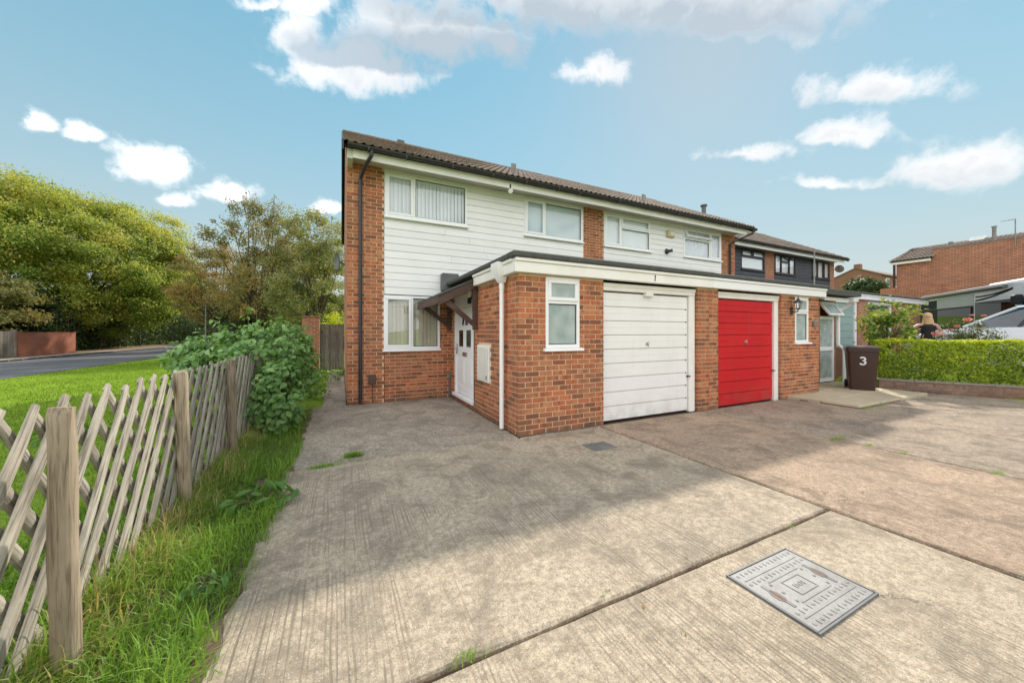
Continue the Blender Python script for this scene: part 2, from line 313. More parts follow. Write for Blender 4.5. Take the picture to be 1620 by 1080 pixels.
def wood_mat(name, a, bb, dark, rough=0.85):
    m, nt, b = newmat(name); r = nd(nt, 'ShaderNodeObjectInfo').outputs['Random']
    v0 = nd(nt, 'ShaderNodeTexCoord').outputs['Object']
    off = nd(nt, 'ShaderNodeCombineXYZ', {0: mth(nt, 'MULTIPLY', r, 31.0), 1: mth(nt, 'MULTIPLY', r, 17.0), 2: mth(nt, 'MULTIPLY', r, 11.0)})
    v = nd(nt, 'ShaderNodeVectorMath', {0: v0, 1: off.outputs[0]}, operation='ADD').outputs[0]
    vg = nd(nt, 'ShaderNodeMapping', {'Vector': v, 'Scale': (1, 1, 0.05)}).outputs[0]
    g1 = noise(nt, vg, 70, 5, 0.6, 0.6); g2 = noise(nt, v, 6, 5, 0.65); g3 = noise(nt, vg, 190, 2, 0.5)
    col = mixc(nt, mrange(nt, g2, 0.3, 0.7, 0, 1), a, bb)
    col = mixc(nt, mrange(nt, g1, 0.54, 0.36, 0, 0.85), col, dark)
    kn = nd(nt, 'ShaderNodeTexVoronoi', {'Vector': nd(nt, 'ShaderNodeMapping', {'Vector': v, 'Scale': (5, 5, 2.2)}).outputs[0], 'Scale': 1.0}).outputs['Distance']
    col = mixc(nt, mrange(nt, kn, 0.16, 0.08, 0, 0.8), col, tuple(x * 0.5 for x in dark))
    col = mixc(nt, 1.0, col, ramp(nt, r, [(0, 0.70), (1, 1.15)]), 'MULTIPLY')
    nt.links.new(col, b.inputs['Base Color']); b.inputs['Roughness'].default_value = rough; b.inputs['Specular IOR Level'].default_value = 0.2
    bump(nt, b, mth(nt, 'ADD', g1, mth(nt, 'MULTIPLY', g3, 0.5)), 0.6, 0.006)
wood_mat('weathered_wood', (0.50, 0.46, 0.385), (0.36, 0.325, 0.265), (0.13, 0.11, 0.085))
wood_mat('post_wood', (0.44, 0.355, 0.255), (0.36, 0.29, 0.21), (0.17, 0.13, 0.09))
wood_mat('gate_wood', (0.22, 0.19, 0.16), (0.16, 0.14, 0.12), (0.09, 0.078, 0.065))

def leaf_mat(name, stops, trans=0.35, rough=0.5, spec=0.35):
    m, nt, b = newmat(name)
    t = nd(nt, 'ShaderNodeAttribute', attribute_name='tint').outputs['Fac']
    col = ramp(nt, t, stops)
    nt.links.new(col, b.inputs['Base Color']); b.inputs['Roughness'].default_value = rough; b.inputs['Specular IOR Level'].default_value = spec
    tr = nd(nt, 'ShaderNodeBsdfTranslucent', {'Color': mixc(nt, 1.0, col, (1.25, 1.2, 0.6), 'MULTIPLY')})
    mx = nd(nt, 'ShaderNodeMixShader', {0: trans, 1: b.outputs[0], 2: tr.outputs[0]})
    nt.links.new(mx.outputs[0], nt.nodes['Material Output'].inputs[0])
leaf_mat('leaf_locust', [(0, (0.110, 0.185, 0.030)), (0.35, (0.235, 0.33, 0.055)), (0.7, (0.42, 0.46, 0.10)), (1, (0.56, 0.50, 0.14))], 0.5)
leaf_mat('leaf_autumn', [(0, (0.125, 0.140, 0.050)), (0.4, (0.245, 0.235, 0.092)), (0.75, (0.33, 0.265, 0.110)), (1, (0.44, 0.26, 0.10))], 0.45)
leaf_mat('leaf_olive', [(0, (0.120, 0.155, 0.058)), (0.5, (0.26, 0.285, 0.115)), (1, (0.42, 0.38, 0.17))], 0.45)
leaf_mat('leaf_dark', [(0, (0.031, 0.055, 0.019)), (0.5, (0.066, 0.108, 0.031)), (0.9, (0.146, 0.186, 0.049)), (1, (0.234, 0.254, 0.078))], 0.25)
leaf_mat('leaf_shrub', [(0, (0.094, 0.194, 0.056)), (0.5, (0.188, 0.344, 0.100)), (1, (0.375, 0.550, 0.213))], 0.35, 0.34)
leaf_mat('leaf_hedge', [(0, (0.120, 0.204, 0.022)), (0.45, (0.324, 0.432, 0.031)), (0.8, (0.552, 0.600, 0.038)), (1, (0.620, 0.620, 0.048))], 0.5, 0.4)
leaf_mat('leaf_magnolia', [(0, (0.091, 0.155, 0.036)), (0.6, (0.227, 0.328, 0.073)), (1, (0.437, 0.455, 0.127))], 0.4, 0.6, 0.2)
leaf_mat('leaf_bush', [(0, (0.039, 0.072, 0.026)), (1, (0.098, 0.143, 0.046))], 0.3)
leaf_mat('leaf_rose', [(0, (0.049, 0.084, 0.025)), (0.7, (0.119, 0.161, 0.049)), (1, (0.224, 0.105, 0.056))], 0.3)
leaf_mat('grass_blade', [(0, (0.125, 0.235, 0.040)), (0.5, (0.235, 0.40, 0.065)), (0.88, (0.38, 0.54, 0.11)), (0.95, (0.56, 0.48, 0.20)), (1, (0.62, 0.52, 0.28))], 0.4, 0.5, 0.2)
leaf_mat('grass_lawn', [(0, (0.155, 0.255, 0.028)), (0.5, (0.245, 0.375, 0.042)), (1, (0.36, 0.46, 0.07))], 0.4, 0.6, 0.15)
leaf_mat('grass_straw', [(0, (0.30, 0.21, 0.09)), (1, (0.46, 0.36, 0.18))], 0.3, 0.7, 0.15)
leaf_mat('leaf_nettle', [(0, (0.078, 0.176, 0.039)), (1, (0.186, 0.353, 0.078))], 0.35)

def ground_mat():
    m, nt, b = newmat('lawn_ground')
    v = pos(nt); n = noise(nt, v, 0.6, 5, 0.6); n2 = noise(nt, v, 26, 4, 0.65); n3 = noise(nt, pos(nt, (1, 0.25, 1)), 3, 4)
    col = mixc(nt, mrange(nt, n, 0.3, 0.7, 0, 1), (0.235, 0.365, 0.040), (0.28, 0.40, 0.050))
    col = mixc(nt, mrange(nt, n2, 0.35, 0.65, 0.55, 0), col, (0.12, 0.21, 0.022))
    col = mixc(nt, mrange(nt, n3, 0.5, 0.75, 0, 0.4), col, (0.28, 0.34, 0.07))
    nt.links.new(col, b.inputs['Base Color']); b.inputs['Roughness'].default_value = 0.95; b.inputs['Specular IOR Level'].default_value = 0.1
    bump(nt, b, n2, 0.9, 0.03)
ground_mat()

def glass_mat(name, tintc, base=0.03, rough=0.0):
    m, nt, b = newmat(name); nt.nodes.remove(b)
    fr = mth(nt, 'POWER', nd(nt, 'ShaderNodeLayerWeight', {'Blend': 0.5}).outputs['Facing'], 4.0)
    gl = nd(nt, 'ShaderNodeBsdfGlossy', {'Color': (0.95, 0.97, 1, 1), 'Roughness': rough})
    tr = nd(nt, 'ShaderNodeBsdfTransparent', {'Color': tintc + (1,)})
    mx = nd(nt, 'ShaderNodeMixShader', {0: mth(nt, 'ADD', mth(nt, 'MULTIPLY', fr, 0.8), base, clamp=True), 1: tr.outputs[0], 2: gl.outputs[0]})
    nt.links.new(mx.outputs[0], nt.nodes['Material Output'].inputs[0])
glass_mat('glass', (0.97, 0.98, 0.98), 0.05)
glass_mat('glass_dark', (0.30, 0.36, 0.38), 0.10, 0.01)
glass_mat('glass_car', (0.16, 0.24, 0.28), 0.10, 0.01)
glass_mat('glass_black', (0.05, 0.06, 0.06), 0.025, 0.03)
def obscure_mat():
    m, nt, b = newmat('glass_obscure')
    v = pos(nt); n = noise(nt, v, 5.5, 2, 0.4)
    nt.links.new(mixc(nt, mrange(nt, n, 0.3, 0.7, 0, 1), (0.27, 0.34, 0.33), (0.42, 0.47, 0.45)), b.inputs['Base Color'])
    b.inputs['Roughness'].default_value = 0.22; b.inputs['Specular IOR Level'].default_value = 0.6
    bump(nt, b, noise(nt, v, 60, 3), 0.3, 0.004)
obscure_mat()

# ------------------------------------------------------------------ mesh helpers
WO = {}
class MB:
    def __init__(s): s.v = []; s.f = []; s.mi = []; s.t = []
    def add(s, vs, fs, mi=0, M=None, t=0.0):
        o = len(s.v)
        s.v += [tuple(M @ Vector(p)) for p in vs] if M is not None else [tuple(p) for p in vs]
        s.f += [tuple(i + o for i in f) for f in fs]; s.mi += [mi] * len(fs); s.t += [t] * len(fs)
        return s
    def box(s, x0, x1, y0, y1, z0, z1, c=0.0, mi=0, M=None, t=0.0):
        if c <= 0:
            vs = [(x, y, z) for x in (x0, x1) for y in (y0, y1) for z in (z0, z1)]
            return s.add(vs, [(0, 1, 3, 2), (4, 6, 7, 5), (0, 4, 5, 1), (2, 3, 7, 6), (0, 2, 6, 4), (1, 5, 7, 3)], mi, M, t)
        c = min(c, (x1 - x0) * .45, (y1 - y0) * .45, (z1 - z0) * .45)
        X, Y, Z = (x0, x1), (y0, y1), (z0, z1); vs = []; idx = {}
        for i in (0, 1):
            for j in (0, 1):
                for k in (0, 1):
                    sx, sy, sz = (c, -c)[i], (c, -c)[j], (c, -c)[k]
                    for a, p in enumerate(((X[i], Y[j] + sy, Z[k] + sz), (X[i] + sx, Y[j], Z[k] + sz), (X[i] + sx, Y[j] + sy, Z[k]))):
                        idx[i, j, k, a] = len(vs); vs.append(p)
        fs = []
        for i in (0, 1):
            fs.append([idx[i, j, k, 0] for j, k in ((0, 0), (1, 0), (1, 1), (0, 1))])
            fs.append([idx[j, i, k, 1] for j, k in ((0, 0), (1, 0), (1, 1), (0, 1))])
            fs.append([idx[j, k, i, 2] for j, k in ((0, 0), (1, 0), (1, 1), (0, 1))])
        for p in (0, 1):
            for q in (0, 1):
                fs.append([idx[p, q, 0, 0], idx[p, q, 1, 0], idx[p, q, 1, 1], idx[p, q, 0, 1]])
                fs.append([idx[p, 0, q, 0], idx[p, 1, q, 0], idx[p, 1, q, 2], idx[p, 0, q, 2]])
                fs.append([idx[0, p, q, 1], idx[1, p, q, 1], idx[1, p, q, 2], idx[0, p, q, 2]])
        for i in (0, 1):
            for j in (0, 1):
                for k in (0, 1): fs.append([idx[i, j, k, a] for a in (0, 1, 2)])
        return s.add(vs, fs, mi, M, t)
    def tube(s, pts, r, n=8, mi=0, cap=True, M=None, wob=0.0, t=0.0):
        pts = [Vector(p) for p in pts]; k = len(pts); rr = r if hasattr(r, '__len__') else [r] * k
        vs = []; ref = None
        for i, p in enumerate(pts):
            d = (pts[min(i + 1, k - 1)] - pts[max(i - 1, 0)]).normalized()
            if ref is None: ref = Vector((0, 0, 1)) if abs(d.z) < 0.9 else Vector((0, 1, 0))
            u = d.cross(ref).normalized(); w = u.cross(d).normalized(); ref = w
            for j in range(n):
                a = 2 * math.pi * j / n; q = rr[i] * (1 + (R.uniform(-wob, wob) if wob else 0))
                vs.append(p + u * math.cos(a) * q + w * math.sin(a) * q)
        fs = [(i * n + j, i * n + (j + 1) % n, (i + 1) * n + (j + 1) % n, (i + 1) * n + j) for i in range(k - 1) for j in range(n)]
        if cap: fs += [tuple(range(n - 1, -1, -1)), tuple(range((k - 1) * n, k * n))]
        return s.add(vs, fs, mi, M, t)
    def prism(s, poly, ax, a0, a1, mi=0, M=None, t=0.0):
        n = len(poly)
        def P(u, v, a): return ((a, u, v), (u, a, v), (u, v, a))[ax]
        vs = [P(u, v, a0) for u, v in poly] + [P(u, v, a1) for u, v in poly]
        fs = [tuple(range(n)), tuple(range(2 * n - 1, n - 1, -1))] + [(i, i + n, (i + 1) % n + n, (i + 1) % n) for i in range(n)]
        return s.add(vs, fs, mi, M, t)
    def lathe(s, prof, c=(0, 0, 0), n=16, mi=0, M=None):
        vs = [(c[0] + r * math.cos(2 * math.pi * j / n), c[1] + r * math.sin(2 * math.pi * j / n), c[2] + z) for r, z in prof for j in range(n)]
        fs = [(i * n + j, i * n + (j + 1) % n, (i + 1) * n + (j + 1) % n, (i + 1) * n + j) for i in range(len(prof) - 1) for j in range(n)]
        return s.add(vs, fs, mi, M)
    def quad(s, a, b, c, d, mi=0, t=0.0): return s.add([a, b, c, d], [(0, 1, 2, 3)], mi, None, t)
    def build(s, name, mats, parent=None, smooth=False, base=False, kind=None, tints=False):
        me = bpy.data.meshes.new(name); V = np.array(s.v, dtype=float)
        lo, hi = V.min(0), V.max(0); ctr = (lo + hi) / 2
        if base or parent is None: ctr[2] = lo[2]
        me.from_pydata((V - ctr).tolist(), [], s.f)
        for m in (mats if isinstance(mats, (list, tuple)) else [mats]): me.materials.append(MATS[m])
        if any(s.mi): me.polygons.foreach_set('material_index', s.mi)
        if tints or any(s.t): me.attributes.new('tint', 'FLOAT', 'FACE').data.foreach_set('value', s.t)
        import bmesh
        bm = bmesh.new(); bm.from_mesh(me); bmesh.ops.recalc_face_normals(bm, faces=bm.faces); bm.to_mesh(me); bm.free()
        if smooth:
            me.polygons.foreach_set('use_smooth', [True] * len(me.polygons)); me.set_sharp_from_angle(angle=rad(38))
        me.update()
        return link(name, me, Vector(ctr), parent, kind)
def link(name, me, loc, parent=None, kind=None):
    o = bpy.data.objects.new(name, me); COL.objects.link(o)
    w = Vector(loc); WO[o.name] = w
    if parent is not None: o.parent = parent; o.location = w - WO[parent.name]
    else: o.location = w
    if kind: o['kind'] = kind
    return o
def thing(name, label, cat, loc, rz=0.0, group=None):
    o = bpy.data.objects.new(name, None); COL.objects.link(o); o.empty_display_size = 0.2
    o.location = loc; o.rotation_euler = (0, 0, rz); WO[o.name] = Vector((0, 0, 0)) if rz else Vector(loc)
    return tag(o, label, cat, group)
def tag(o, label, cat, group=None):
    o['label'] = label; o['category'] = cat
    if group: o['group'] = group
    return o
def structure(o): o['kind'] = 'structure'; return o
def copy_tree(o, parent=None):
    c = o.copy(); COL.objects.link(c); c.parent = parent
    for ch in o.children: copy_tree(ch, c)
    return c
def fast(name, mat, V, corners, face_len, tintv, parent=None, kind=None, origin=None, smooth=False):
    V = np.asarray(V, dtype=np.float32); nf = len(face_len)
    org = np.array(origin if origin is not None else (WO[parent.name] if parent is not None else (0, 0, 0)), dtype=np.float32)
    me = bpy.data.meshes.new(name); me.vertices.add(len(V)); me.vertices.foreach_set('co', (V - org).ravel())
    me.loops.add(len(corners)); me.loops.foreach_set('vertex_index', np.asarray(corners, dtype=np.int32))
    me.polygons.add(nf); fl = np.asarray(face_len, dtype=np.int32)
    st = np.zeros(nf, dtype=np.int32); st[1:] = np.cumsum(fl)[:-1]; me.polygons.foreach_set('loop_start', st)
    me.materials.append(MATS[mat])
    me.attributes.new('tint', 'FLOAT', 'FACE').data.foreach_set('value', np.asarray(tintv, dtype=np.float32))
    me.update(calc_edges=True); me.validate()
    return link(name, me, Vector(org.tolist()), parent, kind)
def unit(a): return a / np.maximum(np.linalg.norm(a, axis=1, keepdims=True), 1e-6)
def leaves(name, mat, P, size, nrm, tintv, parent=None, kind=None, asp=0.55, fold=0.25, droop=0.0, simple=True):
    n = len(P); nrm = unit(nrm); rv = NR.normal(size=(n, 3)); ax = unit(np.cross(nrm, rv))
    if droop: ax[:, 2] -= droop; ax = unit(ax)
    sd = unit(np.cross(nrm, ax)); s = np.asarray(size).reshape(-1, 1) * np.ones((n, 1))
    if simple:
        V = np.stack([P - ax * s * .5, P + sd * s * asp * .5 + nrm * s * fold * .3, P + ax * s * .5, P - sd * s * asp * .5 + nrm * s * fold * .3], 1).reshape(-1, 3)
        idx = (np.arange(n)[:, None] * 4 + np.arange(4)[None]).ravel()
        return fast(name, mat, V, idx, np.full(n, 4), tintv, parent, kind)
    w = s * asp * .5; f = nrm * w * fold
    V = np.stack([P - ax * s * .5, P - ax * s * .18 + sd * w + f, P + ax * s * .15 + sd * w * .8 + f, P + ax * s * .5 - nrm * s * .10,
                  P + ax * s * .15 - sd * w * .8 + f, P - ax * s * .18 - sd * w + f], 1).reshape(-1, 3)
    idx = (np.arange(n)[:, None] * 6 + np.array([0, 1, 2, 3, 0, 3, 4, 5])[None]).ravel()
    return fast(name, mat, V, idx, np.full(2 * n, 4), np.repeat(tintv, 2), parent, kind)
def blades(name, mat, P, h, w, lean, az, tintv, parent=None, kind=None):
    n = len(P); h = np.asarray(h).reshape(-1, 1); w = np.asarray(w).reshape(-1, 1); lean = np.asarray(lean).reshape(-1, 1)
    d = np.stack([np.cos(az), np.sin(az), np.zeros(n)], 1); s = np.stack([-np.sin(az), np.cos(az), np.zeros(n)], 1); up = np.array([[0, 0, 1.0]])
    mid = P + up * h * .55 * np.sqrt(np.maximum(0.1, 1 - (lean * .5) ** 2)) + d * h * lean * .28
    tip = P + up * h * np.maximum(.25, 1 - lean * .5) + d * h * lean
    V = np.stack([P - s * w, P + s * w, mid + s * w * .8, mid - s * w * .8, tip], 1).reshape(-1, 3)
    idx = (np.arange(n)[:, None] * 5 + np.array([0, 1, 2, 3, 3, 2, 4])[None]).ravel()
    return fast(name, mat, V, idx, np.tile([4, 3], n), np.repeat(tintv, 2), parent, kind)
def fbm2(x, y, s, seed=0):
    v = np.zeros_like(x); a = 1.0
    for k in range(4):
        f = s * 2 ** k; ph = seed * 1.7 + k * 2.1
        v += a * (np.sin(x * f * 1.3 + ph + 1.7 * np.sin(y * f * .9 + ph)) * np.cos(y * f * 1.1 - ph * .7 + 1.3 * np.sin(x * f * .7))); a *= .55
    return v

# ------------------------------------------------------------------ ground, road, driveway
def sstep(a, b, x): t = np.clip((x - a) / (b - a), 0, 1); return t * t * (3 - 2 * t)
def terr(x, y):
    x = np.asarray(x, dtype=float); y = np.asarray(y, dtype=float)
    z = -0.05 + 0.038 * (x < -0.45) + 0.47 * sstep(12.6, 15.2, x) + 0.45 * sstep(18, 34, x) + 5.0 * sstep(34, 90, x)
    return z + 0.010 * fbm2(x, y, 0.35) * (x < -1.6) * (x > -9.3)
xs = np.concatenate([np.linspace(-400, -40, 12), np.linspace(-36, -2, 40), np.linspace(-1.5, -.56, 4), np.linspace(-.40, 12.4, 20), np.linspace(12.6, 40, 45), np.linspace(46, 400, 14)])
ys = np.concatenate([np.linspace(-400, -20, 10), np.linspace(-16, 45, 62), np.linspace(50, 600, 14)])
GX, GY = np.meshgrid(xs, ys, indexing='ij'); GZ = terr(GX, GY)
V = np.stack([GX, GY, GZ], -1).reshape(-1, 3); ny = len(ys)
q = [(i * ny + j, (i + 1) * ny + j, (i + 1) * ny + j + 1, i * ny + j + 1) for i in range(len(xs) - 1) for j in range(ny - 1)]
g = fast('ground', 'lawn_ground', V, np.array(q).ravel(), np.full(len(q), 4), np.zeros(len(q))); structure(g)
g.data.polygons.foreach_set('use_smooth', [True] * len(q))

m = MB(); m.box(-15.0, -9.55, -60, 260, -0.10, 0.015); structure(m.build('road', 'asphalt'))
m = MB(); m.box(-16.15, -15.0, -60, 260, -0.10, 0.09, 0.02); structure(m.build('pavement', 'pavement_grey'))
m = MB()
for k in range(70): m.box(-15.13, -15.0, -20 + k * 0.92, -20 + k * 0.92 + 0.90, -0.1, 0.105, 0.015)
structure(m.build('kerb', 'coping'))
m = MB(); m.box(-19.5, -16.15, 34.6, 140, -0.10, 0.10, 0.03); structure(m.build('verge', 'leaf_litter'))

drv = MB().box(-0.55, 13.2, -3.2, 7.85, -0.14, -0.030).build('driveway', 'soil'); structure(drv)
def slab(x0, x1, y0, y1, mat, wl=0.0, nm='concrete_slab', par=None, z=0.0, wob=0.005, step=0.18):
    pts = []
    def run(a, b, n):
        for i in range(n):
            t = i / n; pts.append((a[0] + (b[0] - a[0]) * t, a[1] + (b[1] - a[1]) * t))
    nx, nyy = max(2, int((x1 - x0) / step)), max(2, int((y1 - y0) / step))
    run((x0, y0), (x1, y0), nx); run((x1, y0), (x1, y1), nyy); run((x1, y1), (x0, y1), nx); run((x0, y1), (x0, y0), nyy)
    o, i_ = [], []
    for (x, y) in pts:
        jx = R.uniform(-wob, wob); jy = R.uniform(-wob, wob)
        if abs(x - x0) < 1e-6 and wl: jx += R.uniform(-wl, wl)
        x, y = x + jx, y + jy; o.append((x, y))
        ins = 0.010 + R.uniform(0, 0.006)
        i_.append((min(max(x, x0 + ins), x1 - ins) if not wl or x > x0 + 0.1 else x + ins, min(max(y, y0 + ins), y1 - ins)))
    n = len(o); b = MB()
    vs = [(x, y, z - 0.12) for x, y in o] + [(x, y, z - 0.011) for x, y in o] + [(x, y, z) for x, y in i_]
    fs = [(a, (a + 1) % n, n + (a + 1) % n, n + a) for a in range(n)] + [(n + a, n + (a + 1) % n, 2 * n + (a + 1) % n, 2 * n + a) for a in range(n)] + [tuple(range(2 * n, 3 * n))]
    b.add(vs, fs); return b.build(nm, mat, par or drv)
structure(MB().box(-1.35, -.42, -1, 7.7, -.10, -.006).build('soil_strip', 'soil'))
slab(-0.53, 3.605, 1.505, 4.345, 'concrete_a', 0.03)
slab(-0.48, 2.215, 4.362, 7.785, 'concrete_b', 0.03)
slab(-0.36, 0.095, 7.80, 14.9, 'concrete_b', 0.05)
slab(-0.58, 3.605, -3.0, 1.478, 'concrete_c', 0.03)
slab(3.65, 6.05, -3.0, 4.385, 'concrete_d')
slab(6.078, 13.1, -3.0, 4.385, 'concrete_e')
slab(2.235, 3.64, 4.357, 4.38, 'concrete_b', step=0.3)
cx_, cy_ = np.meshgrid(np.linspace(14.6, 29.7, 40), np.linspace(-14, 6.3, 40), indexing='ij'); cz_ = terr(cx_, cy_) + .02
cq = [(i * 40 + j, (i + 1) * 40 + j, (i + 1) * 40 + j + 1, i * 40 + j + 1) for i in range(39) for j in range(39)]
structure(fast('parking_court', 'asphalt', np.stack([cx_, cy_, cz_], -1).reshape(-1, 3), np.array(cq).ravel(), np.full(len(cq), 4), np.zeros(len(cq))))
b = MB(); b.box(2.79, 3.15, 3.45, 3.72, -0.02, 0.005, 0.003); o = b.build('drain_cover', 'pale_felt')
tag(o, 'small worn grey square drain cover set in the drive by the garage', 'drain cover')

# ------------------------------------------------------------------ house kit
BM_CACHE = {}
def brick_mesh(L, axis, mat):
    key = (round(L, 2), axis, mat)
    if key in BM_CACHE: return BM_CACHE[key]
    l, h, c = key[0] / 2, 0.0325, 0.004
    vs = []
    for (dy, ins) in ((0.10, 0), (0.004, 0), (0, c)):
        for (sx, sz) in ((-1, -1), (1, -1), (1, 1), (-1, 1)):
            u, z = sx * (l - ins), sz * (h - ins)
            vs.append((u, dy, z) if axis == 'Y' else (dy, u, z))
    fs = [(k * 4 + j, k * 4 + (j + 1) % 4, k * 4 + 4 + (j + 1) % 4, k * 4 + 4 + j) for k in (0, 1) for j in range(4)] + [(8, 9, 10, 11)]
    if axis == 'X': fs = [tuple(reversed(f)) for f in fs]
    me = bpy.data.meshes.new('brick'); me.from_pydata(vs, [], fs); me.materials.append(MATS[mat]); me.update()
    BM_CACHE[key] = me; return me
def cut(iv, holes):
    out = [iv]
    for a, b in holes:
        nx = []
        for p, q in out:
            if b <= p or a >= q: nx.append((p, q)); continue
            if a > p: nx.append((p, a))
            if b < q: nx.append((b, q))
        out = nx
    return out
class House:
    def __init__(s, name, label, loc):
        s.o = thing(name, label, 'house', loc); s.bricks = []; s.dz = loc[2]
    def wall(s, axis, u0, u1, z0, z1, c, holes=(), thick=0.2, starts=None, proud=0.007):
        mort = MB(); us = sorted({u0, u1} | {min(max(h[k], u0), u1) for h in holes for k in (0, 1)}); zs = sorted({z0, z1} | {min(max(h[k], z0), z1) for h in holes for k in (2, 3)})
        for a0_, b0_ in zip(us, us[1:]):
            for p, q in zip(zs, zs[1:]):
                a, b = a0_, b0_; um, zm = (a + b) / 2, (p + q) / 2
                if any(h[0] < um < h[1] and h[2] < zm < h[3] for h in holes): continue
                a = a + .006 if a == u0 else a; b = b - .006 if b == u1 else b
                if axis == 'Y': mort.box(a, b, c + proud, c + thick, p, q)
                else: mort.box(c + proud, c + thick, a, b, p, q)
        wl = mort.build('wall', 'mortar', s.o)
        st = starts or (u0, u0); k = 0; z = z0 + 0.005
        while z + 0.05 < z1:
            zc = z + 0.0325; us_ = st[k % 2]; first = 0.215 if (starts or k % 2 == 0) else 0.1025
            x = us_; L = first; hs = [(h[0] - 0.004, h[1] + 0.004) for h in holes if h[2] - 0.02 < zc < h[3] + 0.02]
            while x < u1 - 0.03:
                e = min(x + L, u1)
                for p, q in cut((x, e), hs):
                    if q - p > 0.03: s.bricks.append(((p + q) / 2, c, zc, q - p, axis, wl))
                x += L + 0.010; L = 0.215
            z += 0.075; k += 1
    def finish(s, limit=300, mat='brick'):
        P = []
        for u, c, z, L, ax, wl in s.bricks:
            x, y = (u, c) if ax == 'Y' else (c, u)
            P.append((cdist(x, y, z) / (0.3 + L), x, y, z, L, ax, wl))
        P.sort(key=lambda t: t[0])
        for _, x, y, z, L, ax, wl in P[:limit]:
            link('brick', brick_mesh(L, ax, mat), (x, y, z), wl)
        rest = P[limit:]
        if rest:
            b = MB()
            for _, x, y, z, L, ax, wl in rest:
                me = brick_mesh(L, ax, mat); o = len(b.v)
                b.v += [(v.co.x + x, v.co.y + y, v.co.z + z) for v in me.vertices]
                fs = [tuple(i + o for i in p.vertices) for p in me.polygons]; b.f += fs
                b.mi += [0] * len(fs); b.t += [R.random()] * len(fs)
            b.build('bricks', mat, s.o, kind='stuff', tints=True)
    def part(s, name, mb, mat, smooth=False, parent=None, label=None):
        o = mb.build(name, mat, parent or s.o, smooth)
        if label: o['label'] = label
        return o
    def clad(s, x0, x1, z0, z1, Y, holes, mat, pitch=0.153):
        bk = MB(); us = sorted({x0, x1} | {min(max(h[k], x0), x1) for h in holes for k in (0, 1)}); zs = sorted({z0, z1} | {min(max(h[k], z0), z1) for h in holes for k in (2, 3)})
        for a, b in zip(us, us[1:]):
            for p, q in zip(zs, zs[1:]):
                if any(h[0] < (a + b) / 2 < h[1] and h[2] < (p + q) / 2 < h[3] for h in holes): continue
                bk.box(a, b, Y + 0.022, Y + 0.2, p, q)
        par = s.part('cladding', bk, mat)
        z = z0
        while z < z1 - 0.02:
            t = min(z + pitch - 0.006, z1)
            hs = [(h[0], h[1]) for h in holes if h[2] + 0.03 < t and h[3] - 0.03 > z]
            for p, q in cut((x0, x1), hs):
                segs = [(p, q)]
                if q - p > 2.6:
                    jx = p + (q - p) * R.uniform(0.25, 0.75); segs = [(p, jx - 0.002), (jx + 0.002, q)]
                for a, b in segs:
                    mb = MB(); d = R.uniform(-0.0015, 0.0015)
                    mb.prism([(Y + d, z), (Y + d + 0.004, t - 0.018), (Y + 0.012, t), (Y + 0.03, t), (Y + 0.03, z), ], 0, a, b)
                    s.part('board', mb, mat, parent=par)
            z += pitch
    def window(s, x0, x1, z0, z1, Y, lights, fm='white_upvc', gm='glass', sill=True, blind=None, bm='blind_grey', depth=0.07, fw=0.05, sx=0.02):
        """lights: (x0, x1, z0, z1, kind, tilt); kind f = fixed, c = casement sash"""
        fr = MB(); d = 0.003
        fr.box(x0, x1, Y, Y + depth, z1 - fw, z1, 0.005); fr.box(x0, x1, Y, Y + depth, z0, z0 + fw, 0.005)
        fr.box(x0, x0 + fw, Y + d, Y + depth, z0 + fw, z1 - fw, 0.004); fr.box(x1 - fw, x1, Y + d, Y + depth, z0 + fw, z1 - fw, 0.004)
        xs_ = sorted({round(l[1], 3) for l in lights if l[1] < x1 - 0.1})
        for l in lights:
            if l[1] < x1 - 0.1: fr.box(l[1] - 0.028, l[1] + 0.028, Y + d + .001, Y + depth, max(l[2], z0) + (0.0 if l[2] > z0 + .1 else fw), min(l[3], z1) - (0.0 if l[3] < z1 - .1 else fw), 0.004)
            if l[3] < z1 - 0.1: fr.box(max(l[0], x0) + 0.03, min(l[1], x1) - 0.03, Y + d + .002, Y + depth, l[3] - 0.028, l[3] + 0.028, 0.004)
        w = s.part('window', fr, fm)
        for (a, b, p, q, k, tilt) in lights:
            a2 = x0 + fw if a < x0 + 0.1 else a + 0.028; b2 = x1 - fw if b > x1 - 0.1 else b - 0.028
            p2 = z0 + fw if p < z0 + 0.1 else p + 0.028; q2 = z1 - fw if q > z1 - 0.1 else q - 0.028
            M = None
            if tilt: M = Matrix.Translation((0, Y, q2)) @ Matrix.Rotation(-tilt, 4, 'X') @ Matrix.Translation((0, -Y, -q2))
            if k == 'c':
                e = 0.012; sw = 0.052; sh = MB(); y0, y1 = Y - 0.014, Y + 0.03
                sh.box(a2 - e, b2 + e, y0, y1, q2 - sw + e, q2 + e, 0.006, 0, M); sh.box(a2 - e, b2 + e, y0, y1, p2 - e, p2 + sw - e, 0.006, 0, M)
                sh.box(a2 - e, a2 + sw - e, y0 + .002, y1, p2 + sw - e, q2 - sw + e, 0.005, 0, M); sh.box(b2 - sw + e, b2 + e, y0 + .002, y1, p2 + sw - e, q2 - sw + e, 0.005, 0, M)
                s.part('sash', sh, fm, parent=w); a2 += sw - e - .004; b2 -= sw - e - .004; p2 += sw - e - .004; q2 -= sw - e - .004
                yg = Y + 0.012
            else:
                yg = Y + 0.035
            gb = MB().box(a2 - .003, b2 + .003, yg, yg + 0.006, p2 - .003, q2 + .003, 0, 0, M); s.part('pane', gb, gm, parent=w)
